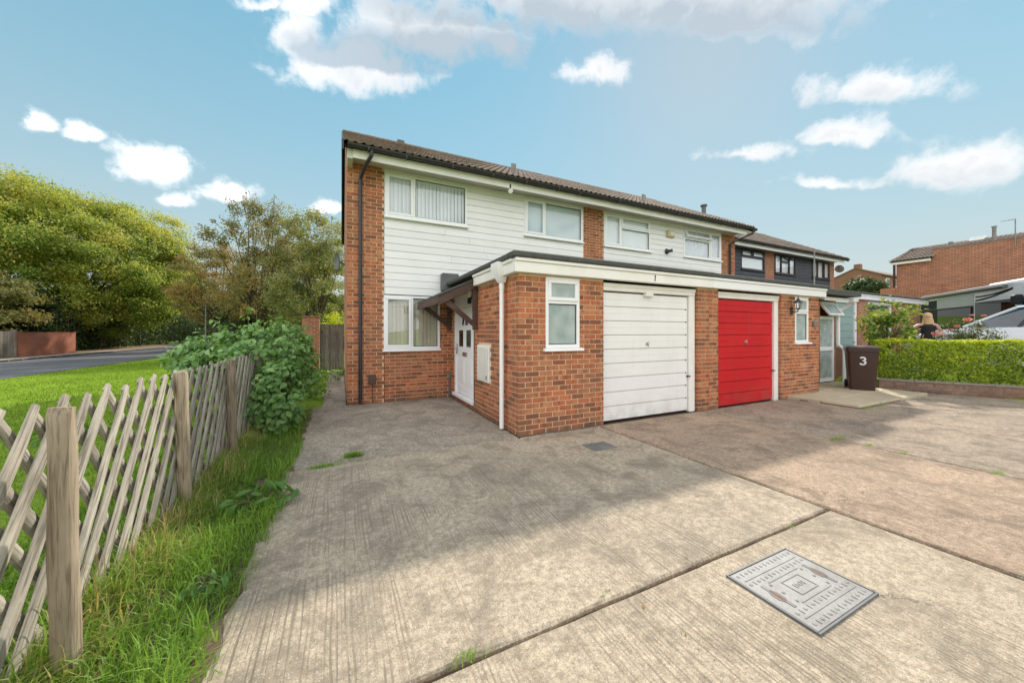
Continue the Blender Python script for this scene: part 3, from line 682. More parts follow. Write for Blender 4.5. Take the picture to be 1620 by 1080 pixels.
            if k == 'f':
                gk = MB()
                for aa, bb, pp, qq in ((a2, b2, q2 - .012, q2), (a2, b2, p2, p2 + .012), (a2, a2 + .012, p2 + .012, q2 - .012), (b2 - .012, b2, p2 + .012, q2 - .012)): gk.box(aa, bb, yg - .006, yg - .001, pp, qq)
                s.part('gasket', gk, 'dark_gap', parent=w)
        if sill:
            sl = MB().prism([(Y + 0.02, z0 + 0.001), (Y - 0.045, z0 - 0.012), (Y - 0.05, z0 - 0.045), (Y + 0.02, z0 - 0.045)], 0, x0 - sx, x1 + sx); s.part('sill', sl, fm, parent=w)
        if blind:
            bb = MB(); yb = Y + 0.088
            if blind == 'vertical':
                n = int((x1 - x0) / 0.083)
                for i in range(n):
                    xc = x0 + 0.03 + (x1 - x0 - .06) * (i + .5) / n; wv_ = 0.047; a = R.uniform(0.30, 0.5)
                    bb.quad((xc - wv_ * math.cos(a), yb - wv_ * math.sin(a), z0), (xc + wv_ * math.cos(a), yb + wv_ * math.sin(a), z0), (xc + wv_ * math.cos(a), yb + wv_ * math.sin(a), z1 - .09), (xc - wv_ * math.cos(a), yb - wv_ * math.sin(a), z1 - .09))
                bb.box(x0, x1, yb - .02, yb + .02, z1 - .09, z1 - .05)
            elif blind == 'curtain':
                n = int((x1 - x0) / 0.03)
                pts = [(x0 + (x1 - x0) * i / n, yb + 0.022 * math.sin(i * 1.05) + 0.012 * math.sin(i * .37)) for i in range(n + 1)]
                for (xa, ya), (xb, yb2) in zip(pts, pts[1:]): bb.quad((xa, ya, z0), (xb, yb2, z0), (xb, yb2, z1), (xa, ya, z1))
            else:
                bb.box(x0 + .02, x1 - .02, yb, yb + .004, z0, z1)
            s.part('blind', bb, bm, parent=w, smooth=blind == 'curtain')
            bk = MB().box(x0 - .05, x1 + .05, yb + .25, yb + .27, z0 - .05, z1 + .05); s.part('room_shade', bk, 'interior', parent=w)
        return w
    def garage_door(s, x0, x1, z0, z1, Y, mat, fmat, n=9, handle=True, right=True, left=True):
        fr = MB()
        fr.box(x0 - .16, x1 + .16, Y - .005, Y + .10, z1 + .02, z1 + .145, 0.006)
        fr.box(x0 - .16, x1 + .16, Y - .020, Y - .006, z1 + .085, z1 + .140, 0.003)
        if right: fr.box(x1 + .012, x1 + .16, Y, Y + .09, z0 - .03, z1 + .018, 0.008)
        if left: fr.box(x0 - .16, x0 - .012, Y, Y + .09, z0 - .03, z1 + .018, 0.008)
        f = s.part('garage_door_frame', fr, fmat)
        dr = MB().box(x0, x1, Y + .075, Y + .095, z0, z1); d = s.part('garage_door', dr, mat)
        ph = (z1 - z0) / n
        for k in range(n):
            p = MB(); a = z0 + k * ph; b = a + ph
            p.box(x0, x1, Y + .040, Y + .076, a + .004, a + ph * .5, 0.006); p.box(x0, x1, Y + .0415, Y + .076, a + ph * .5 + .0005, b - .004, 0.003)
            s.part('panel', p, mat, parent=d)
        if handle:
            hb = MB(); xc, zc = (x0 + x1) / 2, z0 + (z1 - z0) * .595
            hb.lathe([(0, 0), (.03, 0), (.03, .008), (.012, .012), (.010, .035), (0, .035)], n=12, M=Matrix.Translation((xc, Y + .042, zc)) @ Matrix.Rotation(rad(90), 4, 'X'))
            hb.box(xc - .008, xc + .008, Y - .002, Y + .010, zc - .05, zc + .05, 0.004); s.part('handle', hb, 'steel', parent=d, smooth=True)
        if mat == 'garage_white':
            for k in range(1, n): s.part('hinge_pin', MB().box(x1 - .055, x1 - .040, Y + .030, Y + .042, z0 + k * ph - .012, z0 + k * ph + .010, .003), 'dark_gap', parent=d)
            s.part('keeper', MB().box((x0 + x1) / 2 - .09, (x0 + x1) / 2 + .09, Y - .03, Y + .05, z1 - .045, z1 + .03, .012), mat, parent=d)
        kb = MB().box(x1 - .03, x1 + .03, Y - .01, Y + .06, z0 + .62, z0 + .64, .003); s.part('bolt', kb, 'dark_gap', parent=d)
        return d
TILE = {}
def tile_mesh():
    if 't' in TILE: return TILE['t']
    w, l, n = 0.300, 0.415, 10; vs = []
    def prof(u): return 0.030 * max(0.0, math.sin(2 * math.pi * 2 * u - 0.6)) ** 1.3 + 0.006
    for v, dz in ((0.0, 0.0), (l, 0.0)):
        for i in range(n + 1): vs.append((i / n * w, v, prof(i / n) + dz + (0.030 if v == 0 else 0.002)))
    for i in range(n + 1): vs.append((i / n * w, 0.0, prof(i / n) + 0.006))
    k = n + 1
    fs = [(i, i + 1, k + i + 1, k + i) for i in range(n)] + [(2 * k + i, 2 * k + i + 1, i + 1, i) for i in range(n)]
    me = bpy.data.meshes.new('tile'); me.from_pydata(vs, [], fs); me.materials.append(MATS['roof_tile'])
    me.polygons.foreach_set('use_smooth', [True] * len(me.polygons)); me.set_sharp_from_angle(angle=rad(50)); me.update(); TILE['t'] = me; return me
def roof(h, x0, x1, Ye, Ze, Yr, Zr, tiles_as_parts=True, verge_l=False, verge_r=False, gauge=0.340):
    pitch = math.atan2(Zr - Ze, Yr - Ye); Ls = math.hypot(Zr - Ze, Yr - Ye); cs, sn = math.cos(pitch), math.sin(pitch)
    Yb = 2 * Yr - Ye
    b = MB(); b.prism([(Ye + .05, Ze), (Yr, Zr), (Yb - .05, Ze), (Yb - .1, Ze - .05), (Yr, Zr - .09), (Ye + .1, Ze - .05)], 0, x0 + .01, x1 - .01)
    rf = h.part('roof', b, 'dark_gap')
    bs = MB().add([(x0, Yr, Zr + .035), (x1, Yr, Zr + .035), (x1, Yb, Ze + .03), (x0, Yb, Ze + .03)], [(0, 1, 2, 3)]); h.part('rear_slope', bs, 'roof_tile', parent=rf)
    cols = int(round((x1 - x0) / 0.3)); wd = (x1 - x0) / cols; rows = int(math.ceil((Ls - .05) / gauge)); me = tile_mesh(); big = MB()
    for r_ in range(rows):
        v = r_ * gauge
        for c_ in range(cols):
            x = x0 + c_ * wd; y = Ye - 0.03 + v * cs; z = Ze + 0.005 + v * sn
            if tiles_as_parts:
                o = link('tile', me, (x, y, z + R.uniform(-.002, .003)), rf); o.rotation_euler = (pitch - 0.03 + R.uniform(-.008, .008), 0, R.uniform(-.008, .008)); o.scale.x = wd / .3
            else:
                M = Matrix.Translation((x, y, z)) @ Matrix.Rotation(pitch - .03, 4, 'X'); t = R.random(); ofs = len(big.v)
                big.v += [tuple(M @ q.co) for q in me.vertices]; fs = [tuple(i + ofs for i in p.vertices) for p in me.polygons]
                big.f += fs; big.mi += [0] * len(fs); big.t += [t] * len(fs)
    if not tiles_as_parts: big.build('tiles', 'roof_tile', rf, kind='stuff', tints=True)
    rb = MB(); x = x0
    while x < x1 - .02:
        e = min(x + .44, x1); n = 6
        for i in range(n):
            a0, a1 = math.pi * i / n, math.pi * (i + 1) / n; rr = .125
            rb.quad((x, Yr - rr * math.cos(a0), Zr - .01 + rr * .75 * math.sin(a0)), (e, Yr - rr * math.cos(a0), Zr - .005 + rr * .75 * math.sin(a0)), (e, Yr - rr * math.cos(a1), Zr - .005 + rr * .75 * math.sin(a1)), (x, Yr - rr * math.cos(a1), Zr - .01 + rr * .75 * math.sin(a1)), t=R.random())
        x = e + .006
    h.part('ridge_tiles', rb, 'roof_tile', parent=rf)
    for on, xv, sg in ((verge_l, x0, -1), (verge_r, x1, 1)):
        if on:
            vb = MB(); a, c = sorted((xv, xv + sg * .035))
            vb.prism([(Ye - .02, Ze + .045), (Yr, Zr + .06), (Yb, Ze + .045), (Yb, Ze - .14), (Yr, Zr - .13), (Ye - .02, Ze - .14)], 0, a, c); h.part('barge_board', vb, 'black_plastic', parent=rf)
    return rf
def gutter(h, x0, x1, Y, Z, r=0.058, brackets=1.0):
    b = MB(); n = 8; prof = [(Y + r * math.cos(math.pi + math.pi * i / n), Z + r * math.sin(math.pi + math.pi * i / n)) for i in range(n + 1)]
    pin = [(Y + (r - .006) * math.cos(math.pi + math.pi * i / n), Z + (r - .006) * math.sin(math.pi + math.pi * i / n)) for i in range(n, -1, -1)]
    poly = prof + pin; k = len(poly)
    vs = [(x0, a, c) for a, c in poly] + [(x1, a, c) for a, c in poly]
    b.add(vs, [(i, (i + 1) % k, k + (i + 1) % k, k + i) for i in range(k)])
    for xx in (x0, x1 - .006): b.prism(prof, 0, xx, xx + .006)
    x = x0 + .35
    while x < x1:
        b.box(x, x + .03, Y - r - .004, Y + r + .02, Z - r - .012, Z - r * .3, .003); x += brackets * R.uniform(.6, 1.2)
    return h.part('gutter', b, 'black_plastic', smooth=True)

# ------------------------------------------------------------------ the near pair of houses
YH, YG = 7.79, 4.39
SOF, ZE, YE, YR, ZR = 4.862, 4.975, 7.24, 11.45, 7.28
PARTY = 6.24
def eaves(h, x0, x1, yh, dz, mat='white_trim'):
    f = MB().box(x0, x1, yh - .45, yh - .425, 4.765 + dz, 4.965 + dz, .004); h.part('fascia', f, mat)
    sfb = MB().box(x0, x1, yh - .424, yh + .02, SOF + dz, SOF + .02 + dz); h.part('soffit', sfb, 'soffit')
def fascia_run(h, x0, x1, Y, dz, zf=2.28, mat='white_trim', felt_mat='felt', proud=0.10):
    """garage flat-roof edge: board, thinner upper strip, felt"""
    a = MB().box(x0, x1, Y - proud, Y - .002, zf + dz, 2.425 + dz, .005); a.box(x0 - .002, x1 + .002, Y - proud - .022, Y - .004, 2.427 + dz, 2.475 + dz, .006)
    return a

h1 = House('end_house', 'end-terrace brick house with white boarding, white garage door and black downpipe', (3.17, YH, 0))
# walls
GW = (0.794, 1.977, 1.10, 2.235)
CL0 = 2.255
h1.wall('Y', 0.10, 0.805, 0.0, SOF, YH, [], starts=None)
h1.wall('Y', 0.807, 2.34, 0.0, CL0 - .02, YH, [GW])
h1.wall('Y', 5.90, PARTY, 2.3, SOF, YH)
W1, W2 = (0.819, 2.605, 3.885, 4.80), (4.09, 5.865, 3.885, 4.80)
h1.clad(0.806, 5.898, CL0, SOF, YH - .012, [W1, W2], 'white_board')
DOOR = (6.24, 7.50, 0.13, 2.215)
METER = (5.43, 5.985, 0.61, 1.235)
h1.wall('X', YG + .1125, YH, 0.0, 2.30, 2.22, [DOOR, METER], starts=(YG + .1125, YG))
GWIN = (2.66, 3.258, 1.225, 2.262)
h1.wall('Y', 2.22, 3.72, 0.0, 2.28, YG, [GWIN], starts=(2.22, 2.3325))
h1.wall('Y', 5.925, PARTY - .001, 0.0, 2.28, YG, [], thick=0.30)
b = MB(); b.box(0.103, .28, YH + .21, 15.0, 0, SOF + .1); b.prism([(YH + .21, SOF + .1), (15.0, SOF + .1), (YR, ZR - .12)], 0, 0.103, .28)
h1.part('gable_wall', b, 'brickwork_far')
b = MB().box(.1, PARTY, 14.9, 15.0, 0, SOF); h1.part('rear_wall', b, 'brickwork_far')
b = MB().box(PARTY - .05, PARTY - .002, YH + .21, 14.9, 0, SOF); b.box(.3, PARTY - .05, YH + .21, 14.9, 2.40, 2.5); b.box(.3, PARTY - .05, YH + .21, 14.9, 4.88, 4.9); h1.part('inner_wall', b, 'interior')
eaves(h1, 0.20, PARTY, YH, 0)
rf1 = roof(h1, 0.04, PARTY, YE, ZE, YR, ZR, True, verge_l=True)
g1 = gutter(h1, 0.10, PARTY, YE - .03, 4.955)
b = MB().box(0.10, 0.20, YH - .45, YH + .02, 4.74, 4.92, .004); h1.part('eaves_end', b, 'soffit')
b = MB(); b.tube([(.52, YE - .03, 4.91), (.52, YE - .03, 4.82), (.40, YE + .25, 4.66), (.345, YH - .06, 4.55), (.345, YH - .06, 4.45)], .035, 10); b.tube([(.345, YH - .06, 4.47), (.345, YH - .06, 0.02)], .034, 10)
for z in (4.45, 3.0, 1.6, .45): b.tube([(.345, YH - .06, z), (.345, YH - .06, z + .05)], .042, 10)
h1.part('downpipe', b, 'black_plastic', True)
b = MB().box(1.55, 1.78, YR - .12, YR + .12, ZR + .02, ZR + .13, .02); h1.part('ridge_vent', b, 'lead', parent=rf1)
b = MB().box(3.87, 3.99, 8.02, 8.08, 5.45, 5.72, .004); h1.part('roof_flashing', b, 'galv', parent=rf1)
# windows
h1.window(*W1, YH - .03, [(W1[0], 1.412, W1[2], W1[3], 'c', 0), (1.412, W1[1], W1[2], W1[3], 'f', 0)], blind='vertical')
h1.window(*W2, YH - .03, [(W2[0], 4.68, W2[2], W2[3], 'c', 0), (4.68, W2[1], W2[2], W2[3], 'f', 0)], blind='roller', bm='roller_grey')
h1.window(*GW, YH - .008, [(GW[0], 1.372, GW[2], GW[3], 'c', 0), (1.372, GW[1], GW[2], GW[3], 'f', 0)], blind='vertical', bm='blind_cream', sx=0.015)
h1.window(*GWIN, YG - .004, [(GWIN[0], GWIN[1], 1.90, GWIN[3], 'c', 0), (GWIN[0], GWIN[1], GWIN[2], 1.90, 'f', 0)], gm='glass_obscure', sx=0.045)
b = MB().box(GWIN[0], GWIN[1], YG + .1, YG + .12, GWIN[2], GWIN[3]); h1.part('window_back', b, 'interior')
# garage
h1.garage_door(3.735, 5.755, 0.02, 2.105, YG + .05, 'garage_white', 'white_trim', left=False)
b = MB().box(3.55, 5.95, YG + .16, YG + .18, 0, 2.28); h1.part('garage_backing', b, 'interior')
b = fascia_run(h1, 2.12, PARTY, YG, 0); h1.part('garage_fascia', b, 'white_trim')
b = MB(); b.box(2.12, 2.218, YG - .001, 5.985, 2.28, 2.425, .005); b.box(2.098, 2.216, YG - .001, 5.985, 2.427, 2.475, .006); h1.part('garage_fascia', b, 'white_trim')
b = MB(); b.box(2.075, PARTY, YG - .145, YG + .15, 2.472, 2.562, .02); b.box(2.075, 2.33, YG + .15, YH - .002, 2.472, 2.558, .02); b.box(2.23, PARTY - .001, YG + .03, YH - .002, 2.40, 2.50)
h1.part('flat_roof', b, 'felt', label='dark felt edge of the flat garage roof')
# the white door under its canopy, in the side of the garage
XD = 2.25
fr = MB(); y0, y1, z0, z1 = DOOR
fr.box(XD - .02, XD + .07, y0, y0 + .07, z0 + .04, z1, .005); fr.box(XD - .02, XD + .07, y1 - .07, y1, z0 + .04, z1, .005); fr.box(XD - .018, XD + .07, y0 + .07, y1 - .07, z1 - .26, z1, .005)
dr = h1.part('front_door', fr, 'white_upvc')
b = MB().box(XD - .075, XD + .07, y0 - .02, y1 + .03, z0 - .03, z0 + .038, .008); h1.part('threshold', b, 'white_upvc', parent=dr)
b = MB(); b.box(XD + .012, XD + .05, y0 + .075, y1 - .075, z0 + .05, z1 - .265, .004)
for (a, c, p, q) in ((y0 + .22, y0 + .34, .86, 1.02), ): pass
ya, yb = y0 + .20, y1 - .20; ym = (ya + yb) / 2
for (a, c, p, q) in ((ya, ym - .05, 0.42, 0.92), (ym + .05, yb, 0.42, 0.92), (ya, yb, 0.24, 0.36)):
    b.box(XD + .004, XD + .014, a, c, p, q, .008); b.box(XD - .001, XD + .006, a + .04, c - .04, p + .04, q - .04, .005)
for (a, c) in ((ya, ym - .05), (ym + .05, yb)): b.box(XD + .004, XD + .014, a, c, 1.13, 1.53, .008)
h1.part('door_leaf', b, 'white_upvc', parent=dr)
for (a, c) in ((ya + .06, ym - .11), (ym + .11, yb - .06)):
    b = MB().box(XD - .001, XD + .008, a, c, 1.16, 1.50, .003); h1.part('door_pane', b, 'glass_black', parent=dr)
fan = [(ym + .17 * math.cos(t), 1.60 + .22 * math.sin(t)) for t in [math.pi * i / 10 for i in range(11)]]
b = MB().prism(fan, 0, XD + .001, XD + .012); h1.part('fanlight', b, 'glass_black', parent=dr)
b = MB(); b.prism([(ym - .035, 1.60), (ym + .035, 1.60), (ym, 1.78)], 0, XD - .006, XD + .002); h1.part('fan_bar', b, 'white_upvc', parent=dr)
b = MB().box(XD - .004, XD + .014, ym - .14, ym + .14, 0.97, 1.05, .004); b.box(XD - .008, XD - .003, ym - .11, ym + .11, 0.985, 1.035, .002); h1.part('letterbox', b, 'steel', parent=dr)
b = MB(); b.box(XD - .03, XD + .014, y1 - .15, y1 - .115, 1.0, 1.22, .006); b.tube([(XD - .035, y1 - .13, 1.12), (XD - .05, y1 - .13, 1.12), (XD - .05, y1 - .25, 1.12)], .010, 8); h1.part('handle', b, 'steel', parent=dr, smooth=True)
b = MB(); b.box(XD - .02, XD + .075, y0 - .002, y0 + .001, z0, z1 + .02); b.box(2.215, XD + .06, DOOR[0] - .035, DOOR[0] - .004, .1, 2.25, .003); h1.part('door_jamb', b, 'brown_timber', parent=dr)
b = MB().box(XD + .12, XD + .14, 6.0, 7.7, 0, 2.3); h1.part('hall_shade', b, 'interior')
# canopy
XC, ZC0, ZC1 = 1.50, 2.085, 2.44; YC0 = 5.99
cp = MB(); cp.prism([(XC - .02, ZC0 + .012), (2.215, ZC1 + .012), (2.215, ZC1 - .015), (XC - .02, ZC0 - .015)], 1, YC0 - .02, YH - .015)
can = h1.part('canopy', cp, 'felt', label='dark brown timber canopy sloping out over the front door')
b = MB().prism([(XC, ZC0 - .016), (2.205, ZC1 - .016), (2.205, ZC1 - .165), (XC, ZC0 - .165)], 1, YC0, YC0 + .03); h1.part('bargeboard', b, 'brown_timber', parent=can)
b = MB().box(XC - .018, XC + .008, YC0 + .001, YH - .02, ZC0 - .14, ZC0 - .018, .003); h1.part('front_board', b, 'brown_timber', parent=can)
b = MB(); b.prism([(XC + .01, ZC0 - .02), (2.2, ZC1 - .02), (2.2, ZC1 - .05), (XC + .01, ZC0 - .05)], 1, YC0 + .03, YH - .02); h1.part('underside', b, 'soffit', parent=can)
for yb_ in (6.02, 7.70):
    b = MB(); b.box(2.135, 2.212, yb_, yb_ + .065, 1.50, 2.36, .004)
    b.add([(2.14, yb_ + .008, 1.56), (2.14, yb_ + .008, 1.66), (1.60, yb_ + .008, 2.10), (1.54, yb_ + .008, 2.02), (2.14, yb_ + .055, 1.56), (2.14, yb_ + .055, 1.66), (1.60, yb_ + .055, 2.10), (1.54, yb_ + .055, 2.02)],
          [(0, 1, 2, 3), (7, 6, 5, 4), (0, 4, 5, 1), (1, 5, 6, 2), (2, 6, 7, 3), (3, 7, 4, 0)])
    h1.part('bracket', b, 'brown_timber', parent=can)
b = MB().box(1.98, 2.36, YH - .20, YH - .016, 2.36, 2.755, .02); h1.part('flashing', b, 'lead', parent=can)
b = MB(); b.lathe([(.0, 0), (.035, 0), (.04, .05), (.04, .10), (.0, .12)], (2.13, 6.22, 1.98), 12); b.box(2.12, 2.22, 6.20, 6.24, 2.08, 2.13, .004); h1.part('porch_lamp', b, ['dark_gap'], True, parent=can)
b = MB().lathe([(.0, 0), (.036, 0), (.036, .13), (.0, .14)], (2.13, 6.22, 2.10), 12); h1.part('lamp_glass', b, 'meter_cream', True, parent=can)
# meter box, downpipe and the small fittings
b = MB(); y0, y1, z0, z1 = METER; b.box(2.192, 2.26, y0, y1, z0, z1, .006); mbx = h1.part('meter_box', b, 'white_trim')
b = MB().box(2.178, 2.19, y0 + .05, y1 - .03, z0 + .03, z1 - .04, .004); h1.part('meter_door', b, 'meter_cream', parent=mbx)
b = MB().box(2.170, 2.180, y0 + .06, y0 + .08, z0 + .06, z0 + .12, .002); h1.part('latch', b, 'dark_gap', parent=mbx)
b = MB(); YP = 4.80
b.add([(2.02, YP - .12, 2.475), (2.02, YP + .12, 2.475), (2.20, YP + .12, 2.475), (2.20, YP - .12, 2.475), (2.02, YP - .12, 2.36), (2.02, YP + .12, 2.36), (2.20, YP + .12, 2.36), (2.20, YP - .12, 2.36), (2.10, YP - .045, 2.19), (2.10, YP + .045, 2.19), (2.19, YP + .045, 2.19), (2.19, YP - .045, 2.19)],
      [(0, 1, 5, 4), (1, 2, 6, 5), (2, 3, 7, 6), (3, 0, 4, 7), (4, 5, 9, 8), (5, 6, 10, 9), (6, 7, 11, 10), (7, 4, 8, 11), (3, 2, 1, 0)])
b.tube([(2.145, YP, 2.21), (2.145, YP, 2.10)], .040, 12); b.tube([(2.145, YP, 2.14), (2.145, YP, 0.03)], .034, 12)
h1.part('downpipe', b, 'white_upvc', True, label='white downpipe with hopper on the garage side wall')
b = MB().box(.50, .64, YH - .07, YH - .001, .40, .595, .008); b.tube([(.57, YH - .03, .40), (.57, YH - .03, .02)], .008, 6); h1.part('junction_box', b, 'brown_timber')
b = MB(); b.box(2.15, 2.21, YH - .06, YH - .001, .42, .53, .006); b.tube([(2.18, YH - .03, .42), (2.18, YH - .03, .02)], .010, 6); h1.part('cable_box', b, 'print_grey')
b = MB(); Mc = Matrix.Translation((3.50, YE + .08, 4.70)) @ Matrix.Rotation(rad(-62), 4, 'X') @ Matrix.Rotation(rad(25), 4, 'Y')
b.lathe([(0, -.14), (.05, -.14), (.055, .12), (.045, .15), (0, .15)], n=12, M=Mc); fl = h1.part('security_camera', b, 'white_trim', True)
b = MB(); b.lathe([(0, .135), (.05, .135), (.058, .17), (.0, .165)], n=12, M=Mc); b.box(3.48, 3.52, YE + .1, YE + .14, 4.72, 4.86); h1.part('lens_hood', b, 'black_plastic', True, parent=fl)
b = MB(); Md = Matrix.Translation((-.06, 11.9, 3.60)) @ Matrix.Rotation(rad(-90), 4, 'Y') @ Matrix.Rotation(rad(18), 4, 'X')
b.lathe([(0, 0), (.12, .01), (.22, .045), (.26, .07)], n=20, M=Md); b.tube([(-.06, 11.9, 3.6), (.12, 11.9, 3.5)], .02, 6); h1.part('satellite_dish', b, 'lead', True)
h1.finish(300)

h2 = House('terrace_house', 'brick house with white boarding, bright red garage door and black wall lantern', (9.35, YH, 0))
h2.wall('Y', PARTY + .001, 6.598, 2.3, SOF, YH); h2.wall('Y', 11.70, 12.46, 2.2, SOF, YH)
W3, W4 = (6.602, 8.368, 3.885, 4.80), (9.826, 11.656, 3.885, 4.80)
h2.clad(6.60, 11.698, 2.45, SOF, YH - .012, [W3, W4], 'white_board')
h2.wall('Y', PARTY + .001, 6.512, 0, 2.28, YG, [], thick=.3)
GW2 = (9.176, 9.731, 1.235, 2.262)
h2.wall('Y', 8.628, 10.205, 0.0, 2.28, YG, [GW2], thick=.25)
b = MB().box(10.1, 10.204, YG + .1, 5.0, 0, 2.3); b.box(10.4, 10.5, YG + .8, YH, 0, 2.3); b.box(12.42, 12.52, 5.0, YH, 0, 2.4); b.box(10.2, 11.62, 4.98, 5.08, 0, 2.3); h2.part('porch_wall', b, 'brickwork_far')
b = MB().box(PARTY + .05, 12.46, 14.9, 15.0, 0, SOF); b.box(12.36, 12.459, YH + .21, 14.9, 0, SOF + .1); b.prism([(YH + .21, SOF + .1), (14.9, SOF + .1), (YR, ZR - .12)], 0, 12.36, 12.459); h2.part('rear_wall', b, 'brickwork_far')
b = MB().box(PARTY + .01, 12.35, YH + .22, 14.9, 2.40, 2.5); b.box(PARTY + .01, 12.35, YH + .22, 14.9, 4.88, 4.9); h2.part('inner_floor', b, 'interior')
eaves(h2, PARTY + .002, 12.40, YH, 0)
rf2 = roof(h2, PARTY + .003, 12.60, YE, ZE, YR, ZR, True, verge_r=True)
gutter(h2, PARTY + .004, 12.66, YE - .03, 4.955)
b = MB(); b.tube([(12.5, YE - .03, 4.91), (12.5, YE - .03, 4.80), (12.2, YE + .3, 4.62), (12.10, YH - .06, 4.5), (12.10, YH - .06, 2.55)], .034, 10); h2.part('downpipe', b, 'black_plastic', True)
b = MB().box(8.33, 8.45, 8.02, 8.08, 5.45, 5.70, .004); h2.part('roof_flashing', b, 'galv', parent=rf2)
h2.window(*W3, YH - .03, [(W3[0], 7.22, W3[2], W3[3], 'c', 0), (7.22, W3[1], 4.46, W3[3], 'c', 0), (7.22, W3[1], W3[2], 4.46, 'f', 0)], blind='roller', bm='blind_grey')
h2.window(*W4, YH - .03, [(W4[0], 11.08, 4.46, W4[3], 'c', rad(24)), (W4[0], 11.08, W4[2], 4.46, 'f', 0), (11.08, W4[1], W4[2], W4[3], 'c', 0)], blind='curtain', bm='net')
h2.window(*GW2, YG - .004, [(GW2[0], GW2[1], 1.90, GW2[3], 'c', 0), (GW2[0], GW2[1], GW2[2], 1.90, 'f', 0)], gm='glass_obscure', sx=.06)
b = MB().box(GW2[0], GW2[1], YG + .1, YG + .12, GW2[2], GW2[3]); h2.part('window_back', b, 'interior')
h2.garage_door(6.53, 8.455, 0.0, 2.105, YG + .05, 'garage_red', 'white_trim', n=9, left=False)
b = MB().box(6.4, 8.7, YG + .16, YG + .18, 0, 2.28); h2.part('garage_backing', b, 'interior')
b = fascia_run(h2, PARTY + .002, 10.30, YG, 0, mat='white_upvc'); h2.part('garage_fascia', b, 'white_upvc')
b = MB().box(PARTY + .002, 10.36, YG - .14, YG + .15, 2.472, 2.556, .02); b.box(PARTY + .003, 12.5, YG + .06, YH - .002, 2.40, 2.50); h2.part('flat_roof', b, 'felt')
# glazed porch door with an open top light
PY = 5.0
b = MB(); b.box(11.60, 11.67, PY, PY + .07, .10, 2.30, .005); b.box(12.37, 12.44, PY, PY + .07, .10, 2.30, .005); b.box(11.67, 12.37, PY + .002, PY + .07, .10, .20, .005); b.box(11.67, 12.37, PY + .002, PY + .07, .95, 1.06, .005); b.box(11.67, 12.37, PY + .002, PY + .07, 1.82, 1.90, .005); b.box(11.67, 12.37, PY + .002, PY + .07, 2.22, 2.30, .005)
pd = h2.part('porch_door', b, 'white_upvc', label='white glazed porch door with its top light open')
for p, q in ((.20, .95), (1.06, 1.82)):
    b = MB().box(11.66, 12.38, PY + .03, PY + .036, p, q); h2.part('pane', b, 'glass_obscure', parent=pd)
M = Matrix.Translation((0, PY, 2.26)) @ Matrix.Rotation(rad(-34), 4, 'X') @ Matrix.Translation((0, -PY, -2.26))
b = MB()
for (a, c, p, q) in ((11.64, 12.40, 2.20, 2.26), (11.64, 12.40, 1.84, 1.90), (11.64, 11.70, 1.90, 2.20), (12.34, 12.40, 1.90, 2.20)): b.box(a, c, PY - .02, PY + .03, p, q, .005, 0, M)
h2.part('top_light', b, 'white_upvc', parent=pd)
b = MB().box(11.69, 12.35, PY, PY + .006, 1.89, 2.21, 0, 0, M); h2.part('pane', b, 'glass_obscure', parent=pd)
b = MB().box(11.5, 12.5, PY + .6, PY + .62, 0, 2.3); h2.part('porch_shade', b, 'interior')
b = MB(); b.prism([(4.62, 2.27), (5.3, 2.50), (5.3, 2.56), (4.62, 2.36)], 0, 11.0, 12.50); h2.part('porch_roof', b, 'white_upvc')
b = MB(); b.box(12.25, 12.50, 4.50, 4.64, 2.26, 2.37, .02); b.tube([(12.44, 4.60, 2.30), (12.46, 4.72, 2.18), (12.47, 4.90, 2.06), (12.47, 4.93, 1.95), (12.47, 4.93, 1.12), (12.56, 4.86, 1.02), (12.58, 4.84, .95), (12.58, 4.84, .08)], .042, 10); h2.part('downpipe', b, 'white_upvc', True)
b = MB().box(11.55, 12.5, 4.62, 4.98, -.02, .09, .01); h2.part('doorstep', b, 'paving')
# lantern, alarm, vent, sensor
b = MB(); b.box(8.965, 9.045, YG - .03, YG - .001, 1.80, 2.02, .01); b.tube([(9.005, YG - .03, 1.88), (9.005, YG - .10, 1.86), (9.005, YG - .16, 1.90), (9.005, YG - .16, 1.94)], .014, 8); b.tube([(9.005, YG - .03, 1.96), (9.005, YG - .08, 1.98), (9.005, YG - .10, 1.90)], .008, 6)
lx, ly = 9.005, YG - .16
b.lathe([(.0, 0), (.03, 0), (.055, .03), (.05, .035), (0, .035)], (lx, ly, 1.93), 6); b.lathe([(.105, 0), (.10, .015), (.05, .065), (.02, .10), (.022, .12), (.006, .14), (.004, .20), (0, .20)], (lx, ly, 2.115), 6)
for j in range(6):
    a = 2 * math.pi * j / 6; b.tube([(lx + .05 * math.cos(a), ly + .05 * math.sin(a), 1.96), (lx + .09 * math.cos(a), ly + .09 * math.sin(a), 2.12)], .005, 4)
lan = h2.part('wall_lantern', b, 'dark_frame'); lan.scale = (.82, .82, .82); lan.location.y += .016
b = MB().lathe([(.048, 0), (.086, .155)], (lx, ly, 1.962), 6); h2.part('lantern_glass', b, 'glass', parent=lan)
b = MB().box(9.05, 9.36, YH - .09, YH - .015, 4.40, 4.61, .02); al = h2.part('alarm_box', b, 'yellow_box')
b = MB(); b.box(9.14, 9.32, YH - .105, YH - .088, 4.44, 4.57, .008); h2.part('alarm_cover', b, 'meter_cream', parent=al)
b = MB(); b.lathe([(.0, 0), (.09, 0), (.08, .03), (.045, .07), (.045, .16), (.06, .17), (0, .18)], n=14, M=Matrix.Translation((9.06, YH - .013, 3.955)) @ Matrix.Rotation(rad(90), 4, 'X') @ Matrix.Rotation(rad(14), 4, 'Y')); h2.part('flue_vent', b, 'black_plastic', True)
b = MB().box(9.90, 10.06, YG - .045, YG - .001, 1.59, 1.72, .008); h2.part('door_sensor', b, 'print_grey')
